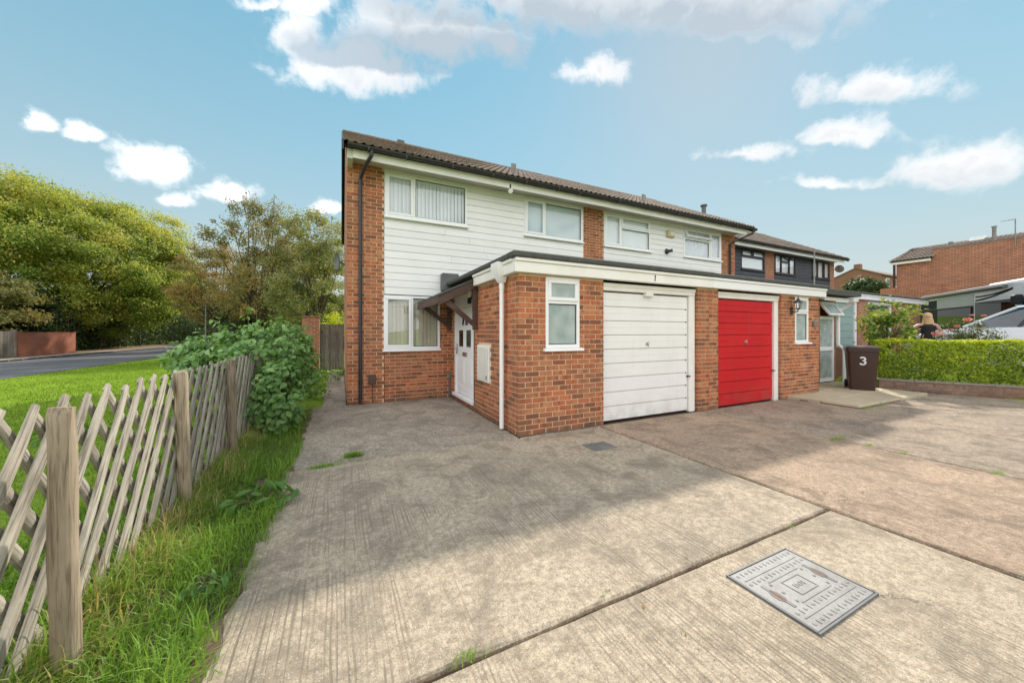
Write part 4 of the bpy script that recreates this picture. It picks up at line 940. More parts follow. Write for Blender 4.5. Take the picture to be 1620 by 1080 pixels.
h2.finish(300)

# house number on the garage fascia
b = MB(); zb = 2.31
b.prism([(4.715, zb), (4.728, zb), (4.742, zb + .10), (4.728, zb + .10), (4.715, zb + .082), (4.719, zb + .076), (4.727, zb + .085)], 1, YG - .106, YG - .1); h1.part('number', b, 'dark_gap')
b = MB(); b.tube([(11.72, 5.15, 2.5), (11.72, 5.15, 3.68)], .016, 8); h2.part('aerial_pole', b, 'galv', True)

# ------------------------------------------------------------------ the second pair, set back and a step up the slope
Y34, YG34, DZ, P34 = 9.9, 6.5, 0.45, 18.5
def back_house(name, label, x0, x1, strips, wins, vl, vr, door=None):
    h = House(name, label, ((x0 + x1) / 2, Y34, 0.38))
    for a, c in strips: h.part('wall', MB().box(a, c, Y34, Y34 + .2, 2.6, SOF + DZ), 'brickwork_far')
    w = MB()
    for a, c, yy in ((x0 + .01, x1 - .01, 16.9),): w.box(a, c, yy, yy + .1, .3, SOF + DZ)
    for xx in (x0 + .01, x1 - .11): w.box(xx, xx + .1, Y34 + .21, 16.9, .3, SOF + DZ + .1); w.prism([(Y34 + .21, SOF + DZ + .1), (16.9, SOF + DZ + .1), (YR + 2.11, ZR + DZ - .12)], 0, xx, xx + .1)
    h.part('rear_wall', w, 'brickwork_far')
    b = MB().box(x0 + .12, x1 - .12, Y34 + .22, 16.9, 2.5, 2.6); b.box(x0 + .12, x1 - .12, Y34 + .22, 16.9, 5.33, 5.36); b.box(x0 + .12, x1 - .12, Y34 + 1.6, Y34 + 1.7, 2.6, 5.33); h.part('inner_floor', b, 'interior')
    cx0, cx1 = min(c for a, c in strips if c < x1 - 1) if any(c < x1 - 1 for a, c in strips) else x0 + .01, max([a for a, c in strips if a > x0 + 1] or [x1 - .01])
    holes = [(a, c, 3.885 + DZ, 4.80 + DZ) for a, c, _ in wins]
    h.clad(cx0 + .002, cx1 - .002, 2.75, SOF + DZ, Y34 - .012, holes, 'grey_board', 0.165)
    for a, c, lights in wins: h.window(a, c, 3.885 + DZ, 4.80 + DZ, Y34 - .03, lights, fm='dark_frame', blind='roller', bm='blind_grey')
    eaves(h, x0 + (.0 if vl else .001), x1, Y34, DZ, 'white_upvc')
    roof(h, x0 - (.08 if vl else 0), x1 + (.12 if vr else 0), YE + 2.11, ZE + DZ, YR + 2.11, ZR + DZ, False, vl, vr)
    gutter(h, x0, x1 + (.15 if vr else 0), YE + 2.08, 4.955 + DZ)
    for ga, gb_ in (((x0 + .3, 15.55), (18.02, x1 - .001)) if x0 < 15 else ((x0 + .001, x0 + .30), (21.1, 24.0))):
        h.part('garage_wall', MB().box(ga, gb_, YG34, YG34 + .22, .3, 2.28 + DZ), 'brickwork_far')
    fa = fascia_run(h, x0 + .001, x1, YG34, DZ); h.part('garage_fascia', fa, 'white_upvc')
    fr_ = MB().box(x0 + .001, x1, YG34 - .14, YG34 + .15, 2.472 + DZ, 2.556 + DZ, .02); fr_.box(x0 + .001, x1, YG34 + .151, Y34 - .002, 2.40 + DZ, 2.50 + DZ); h.part('flat_roof', fr_, 'felt')
    if door: h.garage_door(door[0], door[1], DZ, 2.105 + DZ, YG34 + .05, door[2], 'white_upvc', n=8, handle=True)
    return h
z0, z1 = 3.885 + DZ, 4.80 + DZ
wA = (16.25, 18.02); wB = (18.90, 20.70); wC = (22.25, 24.08)
zm = z1 - .33
h3 = back_house('grey_boarded_house', 'grey-boarded brick house with green garage door and dark flue on the roof', 12.47, P34, [(18.10, P34 - .001)],
    [(wA[0], wA[1], [(wA[0], 17.1, zm, z1, 'c', 0), (17.1, wA[1], zm, z1, 'c', 0), (wA[0], wA[1], z0, zm, 'f', 0)])], False, False, (15.75, 17.86, 'garage_green'))
h4 = back_house('grey_boarded_house', 'far end grey-boarded house with dark garage door behind the leafy shrub', P34, 24.6, [(P34 + .001, 18.86), (24.12, 24.59)],
    [(wB[0], wB[1], [(wB[0], 19.45, z0, z1, 'f', 0), (19.45, 20.15, zm, z1, 'c', rad(40)), (19.45, 20.15, z0, zm, 'f', 0), (20.15, wB[1], z0, z1, 'f', 0)]),
     (wC[0], wC[1], [(wC[0], 22.85, z0, z1, 'c', 0), (22.85, 23.45, z0, z1, 'f', 0), (23.45, wC[1], z0, z1, 'c', 0)])], False, True, (18.85, 20.95, 'grey_board'))
b = MB(); b.tube([(17.9, 12.9, 7.2), (17.9, 12.9, 8.36)], .11, 12); b.tube([(17.9, 12.9, 8.36), (17.9, 12.9, 8.44)], .17, 12); h3.part('flue', b, 'lead', True)
b = MB(); b.lathe([(0, 0), (.10, .012), (.18, .04), (.21, .06)], n=18, M=Matrix.Translation((24.75, 9.75, 4.95)) @ Matrix.Rotation(rad(70), 4, 'Y')); b.tube([(24.6, 9.95, 4.9), (24.75, 9.75, 4.95)], .02, 6); h4.part('satellite_dish', b, 'galv', True)

# ------------------------------------------------------------------ paving, bin, planter wall, hedge on the right
pv = structure(MB().box(8.86, 12.2, 3.18, 5.0, -.05, .02).build('paving', 'soil'))
for i, (a, c) in enumerate(((8.86, 9.76), (9.77, 10.67), (10.68, 11.58), (11.59, 12.18))):
    for j, (p, q) in enumerate(((3.18, 3.78), (3.79, 4.39))):
        slab(a, c - .010, p, q - .010, 'paving', nm='paving_slab', par=pv, z=.062 + R.uniform(-.004, .004), step=.3)
for (a, c) in ((10.22, 11.0), (11.01, 11.8), (11.81, 12.45)): slab(a, c - .006, 4.40, 4.97, 'paving', nm='paving_slab', par=pv, z=.06, step=.3)

t = thing('wheelie_bin', 'dark brown wheelie bin with a white number 3 beside the hedge', 'bin', (11.55, 4.12, .062), rad(-64))
def ring(mb, a, b, M=None):
    n = len(a); mb.add(list(a) + list(b), [(i, (i + 1) % n, n + (i + 1) % n, n + i) for i in range(n)], M=M)
def rrect(x, y, z, r=.05, yo=0):
    pts = []
    for (sx, sy, a0) in ((1, 1, 0), (-1, 1, 90), (-1, -1, 180), (1, -1, 270)):
        for k in range(4): a = rad(a0 + k * 30); pts.append((sx * (x - r) + r * math.cos(a), yo + sy * (y - r) + r * math.sin(a), z))
    return pts
b = MB(); prof = [rrect(.22, .26, 0), rrect(.225, .265, .06), rrect(.255, .31, .55), rrect(.275, .345, .93), rrect(.295, .365, .94), rrect(.295, .365, .985)]
for p, q in zip(prof, prof[1:]): ring(b, p, q)
b.add(prof[0], [tuple(range(16))]); b.add(prof[-1], [tuple(range(16))]); b.build('body', 'brown_plastic', t, True)
b = MB(); lp = [rrect(.30, .375, .988, .05), rrect(.305, .38, 1.02, .05), rrect(.27, .34, 1.05, .06), rrect(.20, .27, 1.062, .06)]
for p, q in zip(lp, lp[1:]): ring(b, p, q)
b.add(lp[-1], [tuple(range(16))]); b.box(-.24, .24, .34, .42, .96, 1.01, .012); b.build('lid', 'bin_lid', t, True)
b = MB(); b.tube([(-.22, .42, .97), (.22, .42, .97)], .016, 8); b.build('handle', 'brown_plastic', t, True)
for sx in (-1, 1):
    b = MB().lathe([(0, -.025), (.09, -.025), (.10, -.015), (.10, .015), (.09, .025), (0, .025)], n=16, M=Matrix.Translation((sx * .25, .27, .10)) @ Matrix.Rotation(rad(90), 4, 'Y')); b.build('wheel', 'tyre', t, True)
def digit3(mb, s, M):
    arc = lambda cx, cz, r, a0, a1: [(cx + r * math.cos(rad(a)), cz + r * math.sin(rad(a))) for a in np.linspace(a0, a1, 12)]
    ln = arc(0, .74, .24, 150, -80) + arc(0, .27, .27, 80, -155); w_ = .105
    for (x0_, z0_), (x1_, z1_) in zip(ln, ln[1:]):
        dx, dz = x1_ - x0_, z1_ - z0_; l = math.hypot(dx, dz); nx, nz = -dz / l * w_, dx / l * w_; ex, ez = dx / l * .02, dz / l * .02
        mb.add([((x0_ - ex + nx) * s, -.002, (z0_ - ez + nz) * s), ((x0_ - ex - nx) * s, -.002, (z0_ - ez - nz) * s), ((x1_ + ex - nx) * s, -.002, (z1_ + ez - nz) * s), ((x1_ + ex + nx) * s, -.002, (z1_ + ez + nz) * s)], [(0, 1, 2, 3)], M=M)
b = MB(); digit3(b, .175, Matrix.Translation((-.01, -.340, .625)) @ Matrix.Rotation(math.atan2(.035, .38), 4, 'X')); b.build('number', 'white_upvc', t)

DW = Vector((13.182 - 12.199, 2.061 - 4.016, 0)).normalized(); NW = Vector((DW.y, -DW.x, 0))   # along the planter wall; NW points to the drive
W0 = Vector((12.24, 4.02, 0)); angW = math.atan2(DW.y, DW.x)
t = thing('planter_wall', 'low weathered brick planter wall at the foot of the hedge', 'wall', W0, angW)
LW = 5.2
core = MB().box(0, LW, -.006, .2, -.03, .245).build('core', 'coping', t)
for k in range(3):
    x = -.1125 * (k % 2)
    while x < LW:
        a, c = max(x, 0), min(x + .215, LW)
        if c - a > .04:
            o = link('brick', brick_mesh(c - a, 'Y', 'brick_old'), ((a + c) / 2, -.012, .04 + k * .075), core)
        x += .225
    o = link('brick', brick_mesh(.10 if k % 2 else .2, 'X', 'brick_old'), (-.008, .1, .04 + k * .075), core)
x = 0
while x < LW:
    b = MB().box(x - (.02 if x == 0 else 0), min(x + .60, LW) - .006, -.035, .235, .247, .292 + R.uniform(-.003, .003), .008); b.build('coping_stone', 'coping', t); x += .60
def loc_to_w(u, v, z): p = W0 + DW * u - NW * v; return (p.x, p.y, z)
# retaining wall seen below the green garage door
t = MB().box(12.7, 14.6, 5.35, 5.55, 0, 1.0).build('retaining_wall', 'brickwork_hill'); tag(t, 'dark brick retaining wall behind the white porch downpipe', 'wall')

def nrm3(n): return NR.normal(size=(n, 3))
# hedge
hd = thing('hedge', 'clipped golden-green privet hedge growing above the low brick wall', 'hedge', loc_to_w(2.5, .6, .05))
N_ = 32000; u = NR.uniform(.0, 5.2, N_); th = NR.uniform(0, 1, N_)
face = NR.choice(4, N_, p=[.42, .22, .06, .30]); v = NR.uniform(.22, 1.05, N_); z = NR.uniform(.30, 1.25, N_)
outn = np.zeros((N_, 3)); nw = np.array(NW); dw = np.array(DW)
bul = .05 * fbm2(u, z * 1.5, 2.2, 1)
m0 = face == 0; v[m0] = (.14 + bul + NR.exponential(.05, N_) + np.clip(.42 - z, 0, 1) * .35)[m0]; outn[m0] = nw
m1 = face == 1; z[m1] = (1.26 + .04 * fbm2(u, v, 2.5, 3) - NR.exponential(.03, N_))[m1]; outn[m1] = (0, 0, 1)
m2 = face == 2; u[m2] = (NR.exponential(.05, N_) + .02 + bul)[m2]; outn[m2] = -dw
P = np.stack([W0.x + DW.x * u - NW.x * v, W0.y + DW.y * u - NW.y * v, z], 1)
gap = fbm2(u * 1.0, z * 1.3, 2.6, 7) + .25 * NR.normal(size=N_); keep = (gap > -.75) | m1 | (face == 3)
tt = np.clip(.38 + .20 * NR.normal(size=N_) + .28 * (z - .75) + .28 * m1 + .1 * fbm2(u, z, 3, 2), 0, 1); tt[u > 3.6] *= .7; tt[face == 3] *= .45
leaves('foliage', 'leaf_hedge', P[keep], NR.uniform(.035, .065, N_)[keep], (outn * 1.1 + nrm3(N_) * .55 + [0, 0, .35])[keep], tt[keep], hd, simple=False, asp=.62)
b = MB()
for k in range(26):
    u0 = R.uniform(.1, 5); p0 = Vector(loc_to_w(u0, R.uniform(.35, .6), .2)); p1 = Vector(loc_to_w(u0 + R.uniform(-.3, .3), R.uniform(.2, .7), R.uniform(.7, 1.1))); pm_ = (p0 + p1) / 2 + Vector((R.uniform(-.1, .1), R.uniform(-.1, .1), 0)); b.tube([p0, pm_, p1], [.012, .009, .004], 5)
b.build('stem', 'bark', hd, True, kind='stuff')

def crown(P0, rad3, n, rc, nl, flat=.7, surf=.55, lower=-.9, soft=False):
    """leaf clumps spread through an ellipsoid"""
    d = unit(nrm3(n)); r = np.where(NR.random(n) < surf, NR.uniform(.78, 1.0, n), NR.uniform(.25, .85, n))
    d[:, 2] = np.where(d[:, 2] < lower, -d[:, 2], d[:, 2])
    C = np.array(P0) + d * r[:, None] * np.array(rad3)
    rcs = rc * NR.uniform(.6, 1.3, n)
    k = np.repeat(np.arange(n), nl); dd = unit(nrm3(len(k))); rr = NR.uniform(.3, 1, len(k)) ** .5
    off = nrm3(len(k)) * (rcs[k] * .50)[:, None] if soft else dd * (rr * rcs[k])[:, None]
    off[:, 2] *= flat
    return C, C[k] + off, dd * .8 + d[k] * .6 + np.array([0, 0, .5]), k, r
def tree(name, label, base, trunk_h, ctr, rad3, n, rc, nl, size, mat, group=None, flat=.7, trunk_r=.2, tip=0, tmid=.5, tgrad=0, surf=.55, seed=0, droop=.2, lower=-.9, tipl=1.0, lobes=()):
    t = thing(name, label, 'tree', base, 0, group); R.seed(seed + 3)
    C, P, nn, k, r = crown(ctr, rad3, n, rc, nl, flat, surf, lower, True)
    for lc, lr, ln_ in lobes:
        C2, P2, n2, k2, _r = crown(lc, lr, ln_, rc, nl, flat, surf, lower, True); P = np.concatenate([P, P2]); nn = np.concatenate([nn, n2]); k = np.concatenate([k, k2 + len(C)]); C = np.concatenate([C, C2])
    n = len(C)
    if tip:
        dt = unit(nrm3(tip)); dt[:, 2] = np.abs(dt[:, 2]) * .8 + .2; dt = unit(dt); A = np.array(ctr) + dt * np.array(rad3) * .9
        L = tipl * NR.uniform(.08, .26, tip)[:, None] * np.array(rad3).mean(); cur = nrm3(tip) * .25
        s = NR.random((tip, 26, 1)); Pt = A[:, None] + dt[:, None] * L[:, None] * s + cur[:, None] * s * s * L[:, None] + nrm3(tip * 26).reshape(tip, 26, 3) * rc * .12
        P = np.concatenate([P, Pt.reshape(-1, 3)]); nn = np.concatenate([nn, nrm3(tip * 26)])
    base_t = NR.random(n)
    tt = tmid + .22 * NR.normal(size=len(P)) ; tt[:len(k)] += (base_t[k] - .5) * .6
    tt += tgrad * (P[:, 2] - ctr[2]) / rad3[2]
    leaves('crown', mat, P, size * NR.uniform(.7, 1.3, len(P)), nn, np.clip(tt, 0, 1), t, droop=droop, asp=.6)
    b = MB(); bx, by, bz = base; top = Vector((ctr[0], ctr[1], ctr[2] - rad3[2] * .2))
    fork = Vector((bx + R.uniform(-.2, .2), by, bz + trunk_h)); b.tube([(bx, by, bz - .1), (bx, by, bz + .3), tuple((Vector((bx, by, bz)) + fork) / 2 + Vector((.05, 0, 0))), tuple(fork)], [trunk_r * 1.35, trunk_r * 1.1, trunk_r, trunk_r * .85], 9, wob=.06)
    for j in range(min(n, 34)):
        c = Vector(C[(j * 7) % n]); md = fork.lerp(c, .5) + Vector((R.uniform(-.1, .1), R.uniform(-.1, .1), .06)) * rad3[0]
        b.tube([tuple(fork), tuple(md), tuple(c)], [trunk_r * .5, trunk_r * .22, trunk_r * .05], 5)
    if tip:
        for j in range(tip):
            a = A[j]; e = a + dt[j] * L[j] + cur[j] * L[j]; b.tube([tuple(np.array(ctr) + (a - np.array(ctr)) * .9), tuple(a), tuple(e)], [trunk_r * .10, trunk_r * .07, trunk_r * .03], 4)
    b.build('trunk', 'bark', t, True)
    return t

# shrub with big leaves behind the hedge, roses, person, cars, motorhome
tree('leafy_shrub', 'loose leafy shrub with large pale leaves rising behind the golden hedge', (13.55, 4.25, .10), .9, (13.55, 4.25, 1.72), (.62, .62, .62), 46, .17, 26, .115, 'leaf_magnolia', flat=.9, trunk_r=.03, tmid=.5, tgrad=.2, seed=1)
_v = pdir(1526, 520); _k = 9.2 / (_v.x * CB + _v.y * CA); RX, RY = _v.x * _k, _v.y * _k
t = thing('rose_bush', 'rose bush with pink blooms showing above the clipped hedge', 'bush', (RX, RY, .15))
C, P, nn, k, r = crown((RX, RY, 1.38), (.42, .62, .36), 60, .12, 30, .9)
leaves('foliage', 'leaf_rose', P, NR.uniform(.035, .06, len(P)), nn, np.clip(.45 + .25 * NR.normal(size=len(P)), 0, 1), t, simple=False)
b = MB()
for j in range(16): b.tube([(RX, RY, .15), (RX + R.uniform(-.2, .2), RY + R.uniform(-.2, .2), .8), tuple(C[j])], [.012, .008, .003], 5)
b.build('stem', 'stem_green', t, kind='stuff')
def bloom(c, s, par):
    b = MB(); s *= .62
    for ly, (rr, hh, n_) in enumerate(((1.0, .55, 7), (.78, .85, 6), (.5, 1.0, 5))):
        for j in range(n_):
            a = 2 * math.pi * j / n_ + ly * .6 + R.uniform(-.2, .2); w_ = 3.6 / n_; k1 = R.uniform(.85, 1.1)
            pt = lambda rad_, z_, da: (c[0] + s * rad_ * k1 * math.cos(a + da), c[1] + s * rad_ * k1 * math.sin(a + da), c[2] + s * z_)
            b.add([pt(.12, -.35, 0), pt(rr * .75, 0, -w_ * .5), pt(rr, hh * .6, -w_ * .42), pt(rr * .9, hh, 0), pt(rr, hh * .6, w_ * .42), pt(rr * .75, 0, w_ * .5)], [(0, 1, 2, 3), (0, 3, 4, 5)])
    b.build('bloom', 'rose_pink', par, True)
for px_, py_, dd, s_ in ((1531, 507, 9.0, .14), (1548, 522, 9.0, .09), (1514, 517, 9.2, .10), (1538, 499, 9.3, .07), (1557, 500, 9.3, .08), (1479, 529, 9.4, .13), (1490, 531, 9.3, .09), (1503, 522, 9.3, .07)):
    v_ = pdir(px_, py_); kf = dd / (v_.x * CB + v_.y * CA); bloom((v_.x * kf, v_.y * kf, EYE + v_.z * kf), s_, t)

def person():
    gx, gy, gz = 15.7, 4.1, float(terr(15.7, 4.1))
    t = thing('person', 'person in a dark top with long fair hair reaching one arm into a shrub', 'person', (gx, gy, gz), rad(-70))
    J = {'pel': (0, 0, .84), 'wst': (0, -.01, 1.0), 'chs': (0, 0, 1.18), 'nck': (0, -.01, 1.31), 'nk2': (0, -.02, 1.37),
         'shL': (.16, 0, 1.27), 'elL': (.26, -.10, 1.04), 'wrL': (.20, -.28, .98), 'haL': (.18, -.36, .98), 'shR': (-.16, 0, 1.27), 'elR': (-.36, -.06, 1.13), 'wrR': (-.58, -.12, 1.24), 'haR': (-.66, -.14, 1.29),
         'hpL': (.09, 0, .80), 'knL': (.10, -.02, .45), 'anL': (.10, .01, .08), 'toL': (.11, -.15, .03), 'hpR': (-.09, 0, .80), 'knR': (-.10, -.03, .45), 'anR': (-.10, .01, .08), 'toR': (-.11, -.15, .03)}
    E = [('pel', 'wst'), ('wst', 'chs'), ('chs', 'nck'), ('nck', 'nk2'), ('chs', 'shL'), ('shL', 'elL'), ('elL', 'wrL'), ('wrL', 'haL'), ('chs', 'shR'), ('shR', 'elR'), ('elR', 'wrR'), ('wrR', 'haR'), ('pel', 'hpL'), ('hpL', 'knL'), ('knL', 'anL'), ('anL', 'toL'), ('pel', 'hpR'), ('hpR', 'knR'), ('knR', 'anR'), ('anR', 'toR')]
    RD = dict(pel=.14, wst=.12, chs=.135, nck=.06, nk2=.05, sh=.06, el=.04, wr=.027, ha=.03, hp=.09, kn=.06, an=.042, to=.035)
    ks = list(J); me = bpy.data.meshes.new('body'); me.from_pydata([J[k] for k in ks], [(ks.index(a), ks.index(c)) for a, c in E], [])
    o = link('body', me, (0, 0, 0), t); me.materials.append(MATS['skin'])
    sk = o.modifiers.new('skin', 'SKIN'); sd = o.modifiers.new('sub', 'SUBSURF'); sd.levels = 2; sd.render_levels = 2
    for i, kk in enumerate(ks): r_ = RD.get(kk, RD.get(kk[:2], .05)); me.skin_vertices[0].data[i].radius = (r_, r_ * .8)
    me.skin_vertices[0].data[ks.index('pel')].use_root = True
    # head with face
    b = MB(); b.lathe([(0, 0), (.035, .005), (.060, .05), (.075, .12), (.070, .18), (.04, .22), (0, .23)], (0, -.025, 1.37), 16); b.prism([(-.012, 1.45), (.012, 1.45), (0, 1.50)], 1, -.125, -.09)
    hd_ = b.build('head', 'skin', t, True)
    b = MB()
    for sx in (-1, 1): b.box(sx * .03 - .012, sx * .03 + .012, -.103, -.092, 1.482, 1.494, .004)
    b.box(-.02, .02, -.096, -.086, 1.418, 1.426, .003); b.build('features', 'dark_gap', hd_)
    b = MB(); b.lathe([(.095, -.18), (.098, -.05), (.094, .05), (.088, .11), (.05, .155), (0, .165)], (0, .0, 1.46), 18); b.tube([(.07, .03, 1.45), (.09, -.02, 1.28), (.08, -.04, 1.14)], [.035, .04, .02], 8); b.tube([(-.07, .03, 1.45), (-.09, -.02, 1.28), (-.08, -.04, 1.14)], [.035, .04, .02], 8); b.build('hair', 'hair_blonde', t, True)
    b = MB(); b.lathe([(.135, 0), (.15, .08), (.128, .22), (.15, .36), (.165, .46), (.10, .53)], (0, 0, .76), 20, M=Matrix.Scale(.82, 4, (0, 1, 0))); b.build('top', 'cloth_dark', t, True)
    for sx in (-1, 1):
        b = MB(); b.tube([(sx * .09, 0, .84), (sx * .10, -.025, .45), (sx * .10, .01, .10)], [.105, .078, .06], 12); b.build('trouser_leg', 'cloth_dark', t, True)
    hand = MB()
    for j in range(5):
        a = -.05 + j * .02; hand.tube([(-.66, -.14 + a * .6, 1.29), (-.71, -.15 + a, 1.32), (-.735, -.15 + a, 1.30 - .01 * j)], [.011, .010, .007], 6)
    hand.build('fingers', 'skin', t, True)
person()

def car(name, label, loc, rz, paint):
    t = thing(name, label, 'car', loc, rz, None); L = 4.25
    st = [(-2.12, .45, .62, .70), (-2.05, .28, .86, .80), (-1.6, .2, .98, .86), (-.9, .2, .98, .88), (.2, .2, .96, .88), (.95, .2, .95, .87), (1.5, .2, .88, .85), (1.95, .24, .74, .79), (2.12, .40, .56, .66)]
    rings = []
    for x, zb, zt, w in st:
        rings.append([(x, -w * .94, zb), (x, -w, zb + (zt - zb) * .35), (x, -w * .99, zb + (zt - zb) * .72), (x, -w * .93, zt - .02), (x, -w * .80, zt), (x, w * .80, zt), (x, w * .93, zt - .02), (x, w * .99, zb + (zt - zb) * .72), (x, w, zb + (zt - zb) * .35), (x, w * .94, zb)])
    b = MB(); n = 10
    vs = [p for r_ in rings for p in r_]; fs = [(i * n + j, i * n + (j + 1) % n, (i + 1) * n + (j + 1) % n, (i + 1) * n + j) for i in range(len(st) - 1) for j in range(n)] + [tuple(range(n)), tuple(range((len(st) - 1) * n, len(st) * n))]
    b.add(vs, fs); b.build('body', paint, t, True)
    base = [(-1.85, .77), (-1.2, .80), (.2, .80), (1.05, .74)]; topz = [(-1.45, 1.40, .58), (-.9, 1.47, .63), (-.1, 1.48, .63), (.25, 1.42, .60)]
    b = MB(); vs = []
    for (xb, wb), (xt, zt, wt_) in zip(base, topz): vs += [(xb, -wb, .95), (xt, -wt_, zt - .03), (xt, wt_, zt - .03), (xb, wb, .95)]
    b.add(vs, [(i * 4 + j, i * 4 + j + 1, i * 4 + 5 + j, i * 4 + 4 + j) for i in range(3) for j in range(3)] + [(0, 1, 2, 3), (12, 15, 14, 13)]); b.build('windows', 'glass_car', t)
    b = MB(); vs = []
    for (xt, zt, wt_) in topz: vs += [(xt, -wt_ - .01, zt - .035), (xt, -wt_ * .8, zt + .01), (xt, wt_ * .8, zt + .01), (xt, wt_ + .01, zt - .035)]
    b.add(vs, [(i * 4 + j, i * 4 + j + 1, i * 4 + 5 + j, i * 4 + 4 + j) for i in range(3) for j in range(3)]); b.build('roof', paint, t, True)
    for s in (-1, 1):
        for (xb, wb), (xt, zt, wt_) in zip(base, topz): MB().tube([(xb, s * wb, .95), (xt, s * (wt_ + .003), zt - .03)], .034 if abs(xb) > 1 else .030, 6).build('pillar', paint if abs(xb) > 1 else 'dark_frame', t)
    for s in (-1, 1):
        for x in (-1.3, 1.32):
            Mw = Matrix.Translation((x, s * .80, .31)) @ Matrix.Rotation(rad(90), 4, 'X')
            w = MB().lathe([(.0, -.10), (.28, -.10), (.31, -.07), (.31, .07), (.28, .10), (0, .10)], n=20, M=Mw).build('wheel', 'tyre', t, True)
            MB().lathe([(0, .108), (.19, .105), (.2, .09)] if s < 0 else [(0, -.108), (.19, -.105), (.2, -.09)], n=14, M=Mw).build('rim', 'galv', w, True)
        MB().box(1.88, 2.06, s * .62 - .12, s * .62 + .12, .60, .72, .03).build('headlight', 'galv', t)
        MB().box(-2.08, -1.98, s * .66 - .10, s * .66 + .10, .68, .86, .02).build('tail_light', 'garage_red', t)
        MB().box(.72, .86, s * .95 - .10, s * .95 + .08, .95, 1.08, .04).build('mirror', paint, t)
    return t
gz = lambda x, y: float(terr(x, y))
car('parked_car', 'white parked car with dark windows behind the rose bush', (16.85, 2.45, .50), rad(96), 'car_white').scale = (1.08, 1.08, 1.16)

# motorhome: local x to the front (towards the right of the drive), side facing the drive is local -y ... +y
p1 = Vector((22.3, 3.9, 0)); p2 = Vector((26.86, 7.14, 0)); dv = (p1 - p2).normalized()
mz = 0.50; ang = math.atan2(dv.y, dv.x); nrm_ = Vector((-dv.y, dv.x, 0))
S_ = 1 if nrm_.dot(-p1) > 0 else -1
mid_ = (p1 + p2) / 2 - nrm_ * S_ * 1.22
t = thing('motorhome', 'large motorhome with dark windows, grey swoosh and long awning along its side', 'motorhome', (mid_.x, mid_.y, mz), ang)
side = [(-3.5, .45), (-3.5, 2.62), (-3.35, 2.78), (3.0, 2.80), (3.6, 2.72), (4.15, 2.35), (4.55, 1.35), (4.75, 1.15), (4.75, .5), (4.3, .38), (-3.3, .38)]
MB().prism(side, 1, -1.13, 1.13).build('body', 'van_white', t)
def on_side(x0, x1, z0, z1, nm, mat, off=.0, th=.012):
    a, c = sorted((S_ * (1.131 + off), S_ * (1.131 + off + th))); return MB().box(x0, x1, a, c, z0, z1, .004).build(nm, mat, t)
on_side(-3.4, .84, .5, 2.08, 'lower_panel', 'van_dark')
on_side(-1.85, .84, 2.09, 2.56, 'upper_panel', 'van_grey')
on_side(-3.35, -1.87, 2.09, 2.52, 'rear_panel', 'van_dark')
on_side(-1.75, .72, 1.30, 2.02, 'side_window', 'glass_black', .014, .02)
on_side(.95, 3.12, 1.45, 2.20, 'cab_window', 'glass_black', .0, .02)
on_side(1.0, 3.05, 1.95, 2.05, 'window_blind', 'van_grey', -.02, .018)
on_side(.95, 4.1, .5, 1.44, 'cab_door', 'van_white', .0, .01)
on_side(3.5, 4.1, 1.5, 2.2, 'front_window', 'glass_black', .0, .02)
for (o0, lw_) in ((0, .07), (.16, .06)):
    b = MB(); pts = [(.95 + k * .26, 2.24 + .30 * (k / 8) ** 1.6 + o0 * (1 - k / 9)) for k in range(9)]; y = S_ * 1.136
    for (xa, za), (xb, zb_) in zip(pts, pts[1:]): b.add([(xa, y, za), (xb, y, zb_), (xb, y, zb_ + lw_), (xa, y, za + lw_)], [(0, 1, 2, 3)])
    b.build('swoosh', 'van_dark', t)
MB().tube([(-2.9, S_ * 1.22, 2.69), (2.8, S_ * 1.22, 2.69)], .07, 10).build('awning', 'lead', t, True)
MB().box(-2.9, 2.75, min(S_ * 1.13, S_ * 1.27), max(S_ * 1.13, S_ * 1.27), 2.755, 2.795, .01).build('awning_cover', 'van_white', t)
MB().box(1.2, 3.2, -.9, .9, 2.80, 2.93, .05).build('roof_pod', 'van_white', t)
MB().prism([(3.65, 2.55), (4.18, 2.28), (4.52, 1.45), (4.55, 1.47), (4.22, 2.33), (3.68, 2.60)], 1, -1.0, 1.0).build('windscreen', 'glass_black', t)
MB().box(3.45, 3.70, min(S_ * 1.2, S_ * 1.42), max(S_ * 1.2, S_ * 1.42), 1.95, 2.3, .04).build('wing_mirror', 'van_dark', t)
for x in (-2.0, 3.2):
    for s in (-1, 1): MB().lathe([(0, -.12), (.33, -.12), (.36, -.08), (.36, .08), (.33, .12), (0, .12)], n=20, M=Matrix.Translation((x, s * 1.03, .36)) @ Matrix.Rotation(rad(90), 4, 'X')).build('wheel', 'tyre', t, True)

